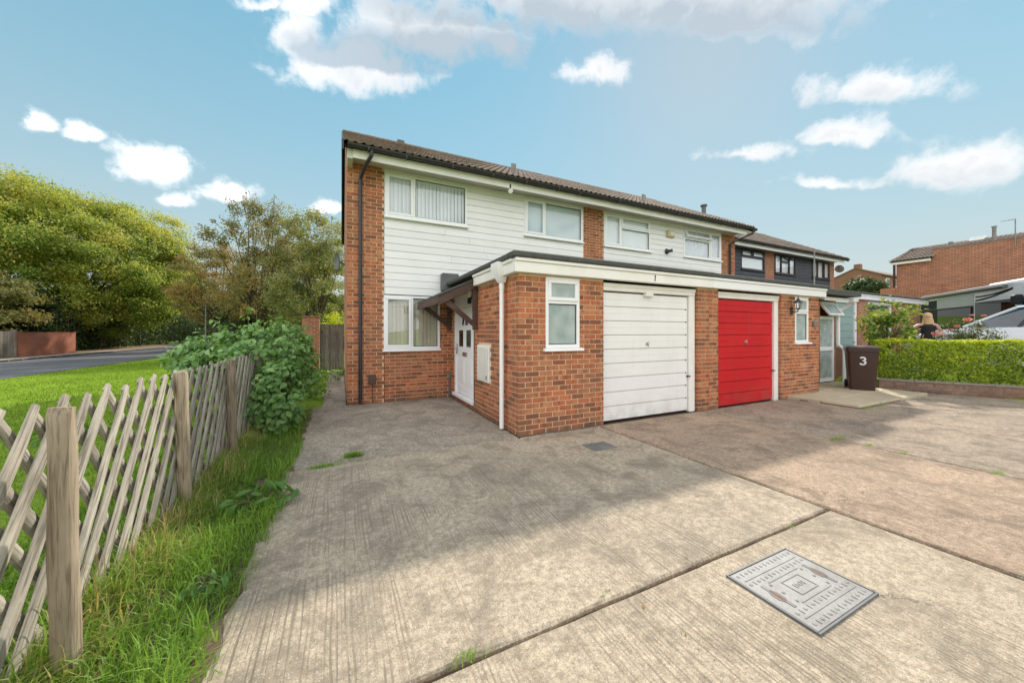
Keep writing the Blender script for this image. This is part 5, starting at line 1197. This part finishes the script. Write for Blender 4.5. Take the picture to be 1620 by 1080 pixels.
# brick building across the close, hill house, round bush
t = thing('brick_building', 'long brick building with tiled roof and no windows behind the motorhome', 'building', (33, 0, .4))
b = MB(); b.box(30, 37, -14, 7.66, .2, 6.10); b.box(30.02, 37, 7.66, 9.1, .2, 5.62); b.build('wall', 'brickwork_far', t)
b = MB(); b.box(29.8, 30.05, 7.3, 9.75, .2, 4.12, .01); b.build('low_wall', 'brickwork_far', t)
b = MB(); b.box(29.97, 30.20, -14, 7.70, 6.10, 6.17, .01); b.build('parapet', 'coping', t)
b = MB(); b.box(29.82, 29.98, 7.7, 9.25, 5.50, 5.64, .005); b.build('fascia', 'white_trim', t)
big = MB(); me = tile_mesh(); pitch = math.atan2(6.72 - 5.66, 2.45); Mp = Matrix.Rotation(rad(-90), 4, 'Z')
rf = MB().add([(30.22, -14, 5.90), (30.22, 7.66, 5.90), (29.75, 7.66, 5.66), (29.75, 9.35, 5.66), (32.2, 8.9, 6.72), (32.2, -14, 6.72), (37, 9.35, 5.66), (37, -14, 5.66)], [(0, 1, 4, 5), (1, 2, 3, 4), (5, 4, 6, 7), (3, 6, 4)]).build('roof', 'roof_tile', t)
for r_ in range(7):
    for c_ in range(34):
        yy = 9.35 - c_ * .3 - (0.06 * r_ if c_ == 0 else 0); s_ = r_ * .345
        if yy < 7.66 and r_ < 2: continue
        M = Matrix.Translation((29.72 + s_ * math.cos(pitch), yy, 5.69 + s_ * math.sin(pitch))) @ Mp @ Matrix.Rotation(pitch - .03, 4, 'X'); ofs = len(big.v)
        big.v += [tuple(M @ q_.co) for q_ in me.vertices]; fs = [tuple(i + ofs for i in p.vertices) for p in me.polygons]; big.f += fs; big.mi += [0] * len(fs); big.t += [R.random()] * len(fs)
big.build('tiles', 'roof_tile', rf, kind='stuff', tints=True)
b = MB().tube([(31.0, 5.75, 6.2), (31.0, 5.75, 7.0)], .075, 10); b.tube([(31.0, 5.75, 7.0), (31.0, 5.75, 7.05)], .10, 10); b.build('flue', 'galv', rf, True)
b = MB(); b.tube([(29.9, 4.92, 5.7), (29.9, 4.92, 7.05)], .022, 6); b.tube([(29.9, 4.92, 7.03), (29.9, 5.35, 7.03)], .012, 5)
for k in range(4): b.tube([(29.75, 5.0 + k * .11, 7.03 - .02 * k), (30.05, 5.0 + k * .11, 7.07 + .01 * k)], .008, 4)
b.build('aerial', 'galv', t)
b = MB()
for a, c, p, q in ((6.1, 6.6, .70, .72), (6.1, 6.6, .86, .88), (6.1, 6.12, .72, .86), (6.58, 6.6, .72, .86)):
    b.prism([(29.75 + p * 1.9, 5.80 + p * .95), (29.75 + q * 1.9, 5.80 + q * .95), (29.75 + q * 1.9, 5.86 + q * .95), (29.75 + p * 1.9, 5.86 + p * .95)], 1, a, c)
b.build('roof_window', 'white_upvc', rf)
b = MB().tube([(30.9, 7.2, 6.2), (30.9, 7.2, 6.55)], .10, 8); b.build('roof_vent', 'galv', rf, True)
b = MB().box(29.85, 29.97, 9.12, 9.2, 1, 5.5); b.build('downpipe', 'brown_plastic', t)

t = thing('hill_house', 'red brick gabled house with small white windows up the hill beyond the garages', 'house', (83, 27.4, 5.0))
b = MB(); b.box(75, 92, 24.4, 30.4, 4, 10.5); b.prism([(24.4, 10.5), (30.4, 10.5), (27.4, 11.85)], 0, 75, 92); b.build('wall', 'brickwork_hill', t)
b = MB(); b.prism([(24.0, 10.4), (27.4, 11.95), (30.8, 10.4), (30.8, 10.3), (27.4, 11.83), (24.0, 10.3)], 0, 74.8, 92.2); b.build('roof', 'roof_tile', t)
b = MB().box(75.1, 75.9, 26.9, 27.7, 11.6, 12.5, .02); b.build('chimney', 'brickwork_hill', t)
for xx in (76.6, 79.6, 82.6, 86.5):
    w = MB().box(xx, xx + 1.2, 24.33, 24.42, 8.7, 9.95, .01).build('window', 'white_upvc', t); MB().box(xx + .12, xx + .54, 24.30, 24.325, 8.85, 9.85).build('pane', 'glass_dark', w); MB().box(xx + .66, xx + 1.08, 24.30, 24.325, 8.85, 9.85).build('pane', 'glass_dark', w)
tree('round_bush', 'dense rounded dark green tree standing above the far garage roofs', (37.3, 13.1, gz(37, 13)), 2.6, (37.3, 13.1, 4.75), (1.25, 1.25, .85), 70, .34, 150, .15, 'leaf_bush', flat=.9, trunk_r=.12, tgrad=.25, surf=.8, seed=4)

# ------------------------------------------------------------------ manhole cover
x0, x1, y0, y1 = 2.06, 2.68, .88, 1.345
t = thing('manhole_cover', 'pressed steel manhole cover with raised bars set in the concrete drive', 'manhole cover', ((x0 + x1) / 2, (y0 + y1) / 2, .0))
b = MB()
for a, c, p, q in ((x0, x1, y0, y0 + .012), (x0, x1, y1 - .012, y1), (x0, x0 + .012, y0 + .012, y1 - .012), (x1 - .012, x1, y0 + .012, y1 - .012)): b.box(a, c, p, q, -.02, .010, .002)
b.build('frame', 'lead', t)
pl = MB().box(x0 + .014, x1 - .014, y0 + .014, y1 - .014, -.02, .008, .003).build('plate', 'galv', t)
def rib(a, c, p, q, h=.003): h = min(h, .0035); MB().box(a, c, p, q, .008, .008 + h, .002).build('rib', 'galv', pl)
# long bars run along X, rows of studs and short bars between them, lifting slots in the short sides
for yy in (y0 + .085, y0 + .150, y1 - .150, y1 - .085):
    if yy in (y0 + .150, y1 - .150): rib(x0 + .16, x1 - .16, yy - .004, yy + .004)
    else: rib(x0 + .05, x1 - .05, yy - .004, yy + .004)
for yy, m_ in ((y0 + .045, .05), (y0 + .118, .05), (y1 - .118, .05), (y1 - .045, .05)):
    n = 15
    for j in range(n):
        xx = x0 + m_ + (x1 - x0 - 2 * m_) * j / (n - 1)
        if j % 2: rib(xx - .003, xx + .003, yy - .014, yy + .014)
        else: MB().lathe([(0.011, 0), (.009, .002), (.004, .0035), (0, .004)], (xx, yy, .008), 8).build('stud', 'galv', pl, True)
xm, ym = (x0 + x1) / 2, (y0 + y1) / 2
for a, c, p, q in ((xm - .085, xm + .085, ym - .055, ym - .048), (xm - .085, xm + .085, ym + .048, ym + .055), (xm - .085, xm - .078, ym - .048, ym + .048), (xm + .078, xm + .085, ym - .048, ym + .048)): rib(a, c, p, q, .006)
for j in range(5): rib(xm - .045 + j * .019, xm - .038 + j * .019, ym - .015 + .004 * (j % 2), ym + .017 - .004 * (j % 3), .003)
for sx in (-1, 1):
    xc = xm + sx * .215
    b = MB(); pts = [(-.085, -.009), (-.045, -.011), (-.02, -.026), (.02, -.026), (.045, -.011), (.085, -.009), (.085, .009), (.045, .011), (.02, .026), (-.02, .026), (-.045, .011), (-.085, .009)]
    b.prism([(xc + v_, ym + u_) for u_, v_ in pts], 2, .0075, .0105); b.build('lifting_slot', 'lead', pl)
    b = MB(); b.prism([(xc + .015 * math.sin(a), ym + .045 * math.cos(a)) for a in np.linspace(0, 2 * math.pi, 13)[:-1]], 2, .0105, .0115); b.build('slot', 'slot_rust', pl)
    for yy in (-.065, 0, .065): MB().lathe([(.009, 0), (.007, .004), (0, .006)], (xc - sx * .055, ym + yy, .008), 8).build('stud', 'galv', pl, True)

# ------------------------------------------------------------------ fence
fn = thing('picket_fence', 'weathered grey lattice fence of crossed split pickets on round posts', 'fence', (-1.1, 3.8, 0))
def picket_mesh(L, seed):
    rr = random.Random(seed); n = 7; k = 9; vs = []; bow = rr.uniform(-.012, .012); bow2 = rr.uniform(-.008, .008); w0 = rr.uniform(.031, .041)
    for i in range(k):
        s = i / (k - 1); z = (s - .5) * L; w = w0 * (1 - .12 * s) * (1 + rr.uniform(-.05, .05)); d = .020
        if i == k - 1: w *= .78; d *= .6
        by = bow * math.sin(math.pi * s) + bow2 * math.sin(2 * math.pi * s)
        for j in range(n):
            a = math.pi * j / (n - 1); vs.append((d * math.sin(a) * (1 + rr.uniform(-.08, .08)), by + w * math.cos(a) * (1 + rr.uniform(-.06, .06)), z))
    fs = [(i * n + j, i * n + (j + 1) % n, (i + 1) * n + (j + 1) % n, (i + 1) * n + j) for i in range(k - 1) for j in range(n)] + [tuple(range(n)), tuple(range((k - 1) * n + n - 1, (k - 1) * n - 1, -1))]
    me = bpy.data.meshes.new('picket'); me.from_pydata(vs, [], fs); me.materials.append(MATS['weathered_wood'])
    import bmesh
    bm = bmesh.new(); bm.from_mesh(me); bmesh.ops.recalc_face_normals(bm, faces=bm.faces); bm.to_mesh(me); bm.free()
    me.polygons.foreach_set('use_smooth', [True] * len(me.polygons)); me.set_sharp_from_angle(angle=rad(50)); me.update(); return me
PF = [picket_mesh(1.42, s) for s in range(6)]; PB = [picket_mesh(1.48, 20 + s) for s in range(5)]
k = 0; yt = .50
while yt < 7.1:
    th = rad(31 + R.uniform(-1.5, 1.5)); zt = 1.128 + R.uniform(-.02, .02)
    o = link('picket', PF[k % 6], (-1.215 + R.uniform(-.003, .003), yt - .71 * math.sin(th), zt - .71 * math.cos(th)), fn); o.rotation_euler = (-th, 0, 0)
    th = rad(36 + R.uniform(-1.5, 1.5)); zt = 1.115 + R.uniform(-.02, .02)
    o = link('picket', PB[k % 5], (-1.248, yt + .03 + .74 * math.sin(th), zt - .74 * math.cos(th)), fn); o.rotation_euler = (th, 0, 0)
    yt += .184 + R.uniform(-.008, .008); k += 1
for i, (px_, py_) in enumerate(((-1.12, .58), (-1.06, 2.19), (-1.155, 3.78), (-1.135, 5.12), (-1.12, 6.62))):
    b = MB(); zs_ = [-.1, .0, .25, .5, .75, .95, 1.10, 1.135]; lx, ly = R.uniform(-.02, .0), R.uniform(-.03, .0)
    b.tube([(px_ + lx * z + R.uniform(-.004, .004), py_ + ly * z + R.uniform(-.004, .004), z) for z in zs_], [.047, .046, .045, .044, .0435, .042, .041, .037], 18, wob=.03); b.build('post', 'post_wood', fn, True)

# ------------------------------------------------------------------ gate and pier at the end of the side path
t = thing('garden_gate', 'weathered close-boarded gate between the house and a brick pier', 'gate', (-.31, 15.0, 0))
x = -.72; k = 0
while x < .08:
    w = R.uniform(.085, .10); MB().box(x, min(x + w, .09), 15.0 + R.uniform(-.004, .004), 15.022, .04, 1.77 + R.uniform(-.012, .012), .003).build('board', 'gate_wood', t); x += w + .004
for z in (.35, 1.4): MB().box(-.72, .09, 15.024, 15.06, z, z + .1, .004).build('rail', 'gate_wood', t)
t = thing('gate_pier', 'square brick pier beside the weathered garden gate', 'pier', (-1.02, 15.1, 0))
MB().box(-1.30, -.74, 14.95, 15.25, 0, 2.0).build('shaft', 'brickwork_far', t); MB().box(-1.33, -.71, 14.92, 15.28, 2.0, 2.06, .01).build('cap', 'brickwork_red', t)

# far side of the road
t = thing('boundary_wall', 'orange-red brick garden wall across the road', 'wall', (-16.3, 32.0, .05))
MB().box(-16.45, -16.22, 29.75, 34.45, 0, 1.40).build('wall_face', 'brickwork_red', t); MB().box(-16.47, -16.20, 29.73, 34.47, 1.40, 1.47, .01).build('coping', 'brickwork_red', t)
t = thing('timber_gate', 'grey timber driveway gate beside the red brick wall across the road', 'gate', (-16.3, 26.5, .05))
y = 23.0
while y < 29.4: MB().box(-16.32, -16.29, y, y + .14, .12, 1.52, .003).build('board', 'gate_wood', t); y += .15
MB().box(-16.42, -16.26, 29.5, 29.70, 0, 1.62, .01).build('post', 'coping', t)
b = MB().tube([(-9.2, 34.0, 0), (-9.2, 34.0, 4.1)], .035, 8); b.tube([(-9.2, 34.0, 4.1), (-9.2, 34.0, 4.14)], .05, 8); tag(b.build('sign_pole', 'galv', None, True), 'slim pale metal pole standing at the edge of the lawn', 'pole')

# ------------------------------------------------------------------ trees and shrubs on the left
G_ = 'trees beyond the road and garden'
tree('locust_tree', 'huge spreading yellow-green tree with feathery foliage across the road', (-20.5, 42.5, .05), 2.6, (-20.7, 42.3, 6.8), (8.4, 8.4, 5.9), 430, .9, 330, .165, 'leaf_locust', G_, flat=.62, trunk_r=.30, tip=230, tmid=.56, tgrad=.16, surf=.7, seed=2, lower=-.97, tipl=.45,
     lobes=[((-22.5, 40.5, 11.3), (4.2, 4.2, 2.6), 90), ((-17.0, 44.0, 10.4), (3.6, 3.6, 2.4), 70), ((-14.8, 45.0, 6.0), (3.0, 3.0, 2.6), 70), ((-25, 38, 8.5), (4, 4, 3), 70), ((-19.5, 38.0, 7.8), (3.6, 2.8, 2.6), 70), ((-15.5, 41.0, 5.0), (2.8, 2.4, 2.4), 60)])
tree('brown_tree', 'low dark olive-brown tree overhanging the timber gate across the road', (-19.2, 31.0, .05), 1.2, (-19.6, 30.5, 3.0), (3.0, 5.5, 2.6), 150, .6, 240, .17, 'leaf_autumn', G_, flat=.5, trunk_r=.16, tmid=.30, surf=.6, seed=5)
tree('russet_tree', 'small russet-tinged tree between the locust and the feathery grey-green trees', (-9.0, 36.0, .05), 2, (-9.0, 36.0, 5.2), (3.0, 3.0, 3.4), 110, .55, 210, .13, 'leaf_autumn', G_, flat=.7, trunk_r=.18, tip=30, tmid=.62, tgrad=.15, surf=.6, seed=6)
tree('wispy_tree', 'tall thin-crowned tree with wispy reddish twigs against the sky', (-5.0, 28.5, .05), 2.2, (-4.9, 28.3, 5.7), (3.1, 3.0, 4.4), 120, .52, 180, .125, 'leaf_autumn', G_, flat=.8, trunk_r=.17, tip=70, tmid=.50, surf=.5, seed=7)
tree('olive_tree', 'bushy olive-green tree rising directly behind the garden gate', (-1.3, 25.5, .05), 2.0, (-1.2, 25.5, 5.1), (3.2, 2.6, 4.1), 170, .50, 210, .12, 'leaf_olive', G_, flat=.8, trunk_r=.15, tip=45, tmid=.55, tgrad=.15, surf=.55, seed=8)
tree('grey_tree', 'grey-brown thin-leaved tree between the wispy and the olive trees', (-3.4, 31.5, .05), 2.0, (-3.2, 31.5, 5.4), (2.4, 2.4, 4.0), 100, .5, 190, .12, 'leaf_olive', G_, flat=.8, trunk_r=.15, tip=40, tmid=.35, surf=.5, seed=9)
def bank(name, label, cat, pts, h, dpt, n, size, mat, tm=.35):
    t = thing(name, label, cat, pts[0]); P_, N2 = [], []
    pts = np.array(pts, dtype=float); seg = NR.integers(0, len(pts) - 1, n); s = NR.random(n)[:, None]
    p = pts[seg] * (1 - s) + pts[seg + 1] * s; z = NR.random(n) ** .85 * (h * (1 + .18 * fbm2(p[:, 0], p[:, 1], .6, 3))); p[:, 2] += z
    dvc = pts[seg + 1] - pts[seg]; side_ = unit(np.stack([dvc[:, 1], -dvc[:, 0], np.zeros(n)], 1)); bul = fbm2(p[:, 0] + p[:, 1], z, 1.1, 5) * .3 + NR.normal(size=n) * .22
    p += side_ * (dpt * np.sqrt(np.clip(1 - (z / h - .35) ** 2, .05, 1)) * (NR.random(n) ** .4) + bul)[:, None]
    leaves('foliage', mat, p, size * NR.uniform(.6, 1.3, n), side_ * .8 + nrm3(n) * .7 + [0, 0, .4], np.clip(tm + .22 * NR.normal(size=n) + .2 * fbm2(p[:, 1], p[:, 2], 1.3, 2), 0, 1), t)
    b = MB()
    for j in range(24):
        i = R.randrange(len(pts) - 1); q = Vector(pts[i]).lerp(Vector(pts[i + 1]), R.random()); b.tube([tuple(q), (q.x + R.uniform(-.4, .4), q.y + R.uniform(-.4, .4), q.z + h * .8)], [.05, .015], 5)
    b.build('stem', 'bark', t, kind='stuff')
    return t
bank('ivy_hedge', 'dark ivy-covered hedge bank behind the roadside leaf litter', 'hedge', [(-18.4, 66, 0), (-18.2, 52, 0), (-18.0, 43, 0), (-17.6, 34.9, 0), (-20.5, 34.4, 0), (-21, 22, 0)], 3.6, 1.4, 70000, .22, 'leaf_dark')
bank('shrubbery', 'dark tangled shrubbery along the foot of the trees behind the garden', 'hedge', [(2.0, 33.5, 0), (-3, 34.5, 0), (-8, 38, 0), (-11.5, 50, 0), (-18, 66, 0)], 4.4, 1.4, 52000, .22, 'leaf_dark', .5)
bank('far_wood', 'distant dark belt of trees along the skyline beyond the road', 'wood', [(60, 120, 0), (10, 110, 0), (-20, 95, 0), (-45, 70, 0), (-70, 30, 0)], 9.0, 4, 40000, .8, 'leaf_dark', .5)['kind'] = 'stuff'
tree('golden_shrub', 'golden variegated shrub peeping over the garden gate', (-.3, 16.4, 0), .8, (-.25, 16.4, 1.7), (.55, .5, .55), 30, .2, 60, .06, 'leaf_hedge', flat=.9, trunk_r=.03, tmid=.85, seed=12)

# big-leaved shrub at the end of the fence
t = thing('dogwood_shrub', 'big-leaved green shrub swallowing the end of the picket fence', 'shrub', (-1.2, 6.9, 0))
Cs, Ps, Ns, Ks = [], [], [], []
for ctr, rd, n, lw in (((-1.35, 7.1, .95), (.70, .85, .55), 70, -.9), ((-.85, 6.35, .50), (.30, .72, .46), 52, -.9), ((-1.9, 7.6, .98), (.70, .7, .36), 36, -.6), ((-.78, 7.7, .75), (.33, .55, .60), 38, -.9), ((-1.0, 8.2, 1.15), (.42, .4, .5), 24, -.5)):
    C, P, nn, kk, r = crown(ctr, rd, n, .15, 24, .9, .8, lw); Cs.append(C); Ps.append(P); Ns.append(nn)
tops = np.array([(-1.55, 7.9, 1.88), (-1.35, 7.6, 1.80), (-.75, 8.0, 1.75), (-.62, 7.8, 1.62), (-1.9, 7.6, 1.66), (-1.15, 7.4, 1.68), (-2.35, 7.9, 1.40), (-1.7, 7.3, 1.55), (-1.0, 7.7, 1.60), (-.9, 7.2, 1.40), (-2.1, 7.4, 1.45), (-1.3, 6.9, 1.45), (-.7, 7.3, 1.2), (-2.6, 8.1, 1.25), (-1.1, 8.1, 1.78), (-.55, 7.5, 1.1)])
kt = np.repeat(np.arange(len(tops)), 44); sv = NR.random((len(kt), 1)) ** .8; Pt = tops[kt] - sv * [[0, 0, .75]] + nrm3(len(kt)) * (.035 + .06 * sv); Ps.append(Pt); Ns.append(nrm3(len(kt)) * .6 + [0, 0, .7])
P = np.concatenate(Ps); nn = np.concatenate(Ns); C = np.concatenate(Cs); keep = (P[:, 2] > .06) & (P[:, 0] < -.36)
tt = np.clip(.42 + .20 * NR.normal(size=len(P)) + .22 * (P[:, 2] - .8), 0, 1)
leaves('foliage', 'leaf_shrub', P[keep], NR.uniform(.06, .125, len(P))[keep], nn[keep] + [0, -.25, .35], tt[keep], t, simple=False, asp=.68, fold=.35, droop=.45)
b = MB()
for j in range(70):
    c = C[(j * 5) % len(C)]; bs = Vector((-1.15 + R.uniform(-.25, .3), 6.9 + R.uniform(-.5, .6), 0)); c = Vector(c); b.tube([bs, bs.lerp(c, .5) + Vector((0, 0, .12)), c], [.012, .008, .003], 5)
for tp in tops: b.tube([(-1.2, 7.2, .2), (tp[0] * .6 - .5, tp[1] * .7 + 2.2, 1.0), tuple(tp)], [.012, .008, .004], 5)
b.build('stem', 'stem_green', t, kind='stuff')

def leafy_plant(name, label, ctr, n, sp, h, size, mat, cat='plant', tm=.5, asp=.35):
    t = thing(name, label, cat, ctr); a = NR.uniform(0, 2 * math.pi, n); r = NR.random(n) ** .6 * sp
    P = np.stack([ctr[0] + np.cos(a) * r, ctr[1] + np.sin(a) * r, ctr[2] + h * NR.uniform(.15, 1, n) * (1 - .45 * r / sp)], 1)
    nn = np.stack([np.cos(a) * .6, np.sin(a) * .6, np.full(n, .9)], 1) + nrm3(n) * .35
    leaves('foliage', mat, P, NR.uniform(.7, 1.3, n) * size, nn, np.clip(tm + .22 * NR.normal(size=n), 0, 1), t, simple=False, asp=asp, fold=.3, droop=.3)
    b = MB()
    for j in range(min(n, 14)): b.tube([(ctr[0], ctr[1], ctr[2]), tuple((np.array(ctr) + P[j]) / 2 + [0, 0, .03]), tuple(P[j])], [.006, .005, .002], 4)
    b.build('stem', 'stem_green', t, kind='stuff'); return t
xx, yy = gnd(418, 800); leafy_plant('dock_plant', 'dock plant with long leaves spilling onto the edge of the drive', (xx, yy, 0), 46, .26, .20, .13, 'leaf_nettle', tm=.4)
xx, yy = gnd(330, 935); leafy_plant('dandelion', 'low broad-leaved weed among the long grass by the fence', (xx, yy, .02), 22, .13, .09, .075, 'leaf_nettle', tm=.3)
leafy_plant('nettle_patch', 'patch of low nettles beside the path in front of the brick pier', (-.72, 11.2, 0), 620, .75, .55, .085, 'leaf_nettle')
leafy_plant('herb_patch', 'low green weeds at the foot of the big-leaved shrub beside the path', (-.62, 9.0, 0), 420, .42, .38, .07, 'leaf_nettle')
leafy_plant('nettle_clump', 'small nettle clump at the foot of the garden gate', (-.02, 13.2, 0), 160, .28, .35, .075, 'leaf_nettle')
leafy_plant('clover_patch', 'patch of broad-leaved weeds in the middle of the lawn', (-3.4, 7.2, 0), 140, .5, .10, .10, 'leaf_nettle')

# ------------------------------------------------------------------ grass
def patch(n, xa, xb, ya, yb): return NR.uniform(xa, xb, n), NR.uniform(ya, yb, n)
n = 62000; gx = NR.uniform(-1.95, -.44, n); gy = .7 + NR.random(n) ** 1.35 * 6.6
edge = -.545 + .045 * fbm2(gy, gy * .3, 2.2, 4); keep = gx < edge + NR.exponential(.028, n)
bare = (fbm2(gx * 2, gy, 1.6, 8) > .95) & (gx > -.75); keep &= ~bare
gx, gy = gx[keep], gy[keep]; n = len(gx); cl = fbm2(gx * 1.5, gy, 2.3, 2)
h = np.clip(.10 + .06 * cl + NR.normal(size=n) * .035, .03, .34) * np.where(gx < -1.25, .55, 1.0) * (1 + .5 * np.exp(-((gx + 1.12) / .12) ** 2))
tn = np.clip(.42 + .16 * cl + .18 * NR.normal(size=n), 0, .92); st = (np.abs(gx + 1.10) < .20) & (NR.random(n) < .26); tn[st] = NR.uniform(.93, 1, st.sum())
az = np.where(NR.random(n) < .45, NR.normal(-.35, .8, n), NR.uniform(0, 2 * math.pi, n))
o = blades('grass_strip', 'grass_blade', np.stack([gx, gy, np.full(n, -.02)], 1), h + .02, NR.uniform(.0018, .0042, n), NR.uniform(.15, .95, n), az, tn); o['kind'] = 'stuff'
tag(o, 'long rough grass growing between the fence and the concrete drive', 'grass')
n = 150000; gy = .9 + NR.random(n) ** 2.0 * 24; gx = -1.25 - NR.random(n) ** 1.25 * (8.2); keep = (gx > -9.5); gx, gy = gx[keep], gy[keep]; n = len(gx); dd_ = np.hypot(gx, gy)
tn = np.clip(.5 + .22 * fbm2(gx, gy, .9, 6) + .2 * NR.normal(size=n), 0, 1)
o = blades('lawn_grass', 'grass_lawn', np.stack([gx, gy, terr(gx, gy) - .005], 1), NR.uniform(.035, .075, n), np.clip(.0016 + dd_ * .00055, .002, .012), NR.uniform(.1, .9, n), NR.uniform(0, 6.28, n), tn); o['kind'] = 'stuff'
tag(o, 'short bright green mown lawn beyond the fence', 'grass')
n = 380; gy = NR.uniform(1.4, 5.8, n); gx = -1.10 + NR.normal(size=n) * .06
o = blades('dry_stalks', 'grass_straw', np.stack([gx, gy, np.full(n, -.04)], 1), NR.uniform(.15, .5, n), NR.uniform(.0012, .0026, n), NR.uniform(.1, 1.0, n), NR.uniform(0, 6.28, n), NR.random(n)); o['kind'] = 'stuff'
tag(o, 'dry straw-coloured stalks along the foot of the picket fence', 'grass')
TP = []
def tuft(px_, py_, n, sp, h):
    x, y = gnd(px_, py_); TP.append((NR.normal(x, sp, n), NR.normal(y, sp * .35, n), NR.uniform(.5, 1.15, n) * h))
for a in ((560, 722, 420, .05, .085), (512, 738, 300, .07, .05), (545, 729, 120, .16, .03), (775, 658, 60, .03, .07), (797, 676, 90, .03, .10), (1325, 694, 160, .10, .045), (1374, 704, 80, .05, .03), (1430, 716, 50, .05, .025), (1580, 748, 70, .05, .03), (1372, 646, 140, .10, .05), (1392, 641, 120, .10, .05), (735, 1040, 70, .04, .035), (1253, 833, 24, .02, .02), (955, 940, 20, .03, .02)): tuft(*a)
gx = np.concatenate([q_[0] for q_ in TP]); gy = np.concatenate([q_[1] for q_ in TP]); hh = np.concatenate([q_[2] for q_ in TP]); n = len(gx)
o = blades('joint_weeds', 'grass_blade', np.stack([gx, gy, np.full(n, -.012)], 1), hh + .012, NR.uniform(.0012, .0026, n), NR.uniform(.2, .9, n), NR.uniform(0, 6.28, n), np.clip(.5 + .2 * NR.normal(size=n), 0, .9)); o['kind'] = 'stuff'
tag(o, 'tufts of grass sprouting from the joints of the drive', 'grass')
# fallen leaves and grit on the concrete
n = 110; lx = NR.uniform(-.45, 6, n); ly = NR.uniform(.9, 7.5, n); keep = ~((lx > 2.2) & (ly > 4.3)); lx, ly = lx[keep], ly[keep]; n = len(lx)
o = leaves('fallen_leaves', 'leaf_autumn', np.stack([lx, ly, np.full(n, .006)], 1), NR.uniform(.012, .035, n), np.array([[0, 0, 1.0]]) + nrm3(n) * .15, NR.uniform(.5, 1, n), None, 'stuff'); tag(o, 'scattered dry leaves lying on the concrete drive', 'leaves')
n = 1500; lx = NR.uniform(-.5, 12, n); ly = NR.uniform(.3, 4.3, n) ; s_ = NR.uniform(.002, .006, n)
tet = np.array([(0, 0, .8), (1, 0, 0), (-.5, .87, 0), (-.5, -.87, 0)]); rot = NR.uniform(0, 6.28, n)
Vv = np.stack([np.stack([lx + s_ * (tx * np.cos(rot) - ty * np.sin(rot)), ly + s_ * (tx * np.sin(rot) + ty * np.cos(rot)), .0005 + s_ * tz], 1) for tx, ty, tz in tet], 1).reshape(-1, 3)
o = fast('grit', 'flint', Vv, (np.arange(n)[:, None] * 4 + np.array([0, 1, 2, 0, 2, 3, 0, 3, 1])[None]).ravel(), np.full(3 * n, 3), np.repeat(NR.random(n), 3), None, 'stuff'); tag(o, 'fine grit and loose stones scattered over the drive', 'grit')
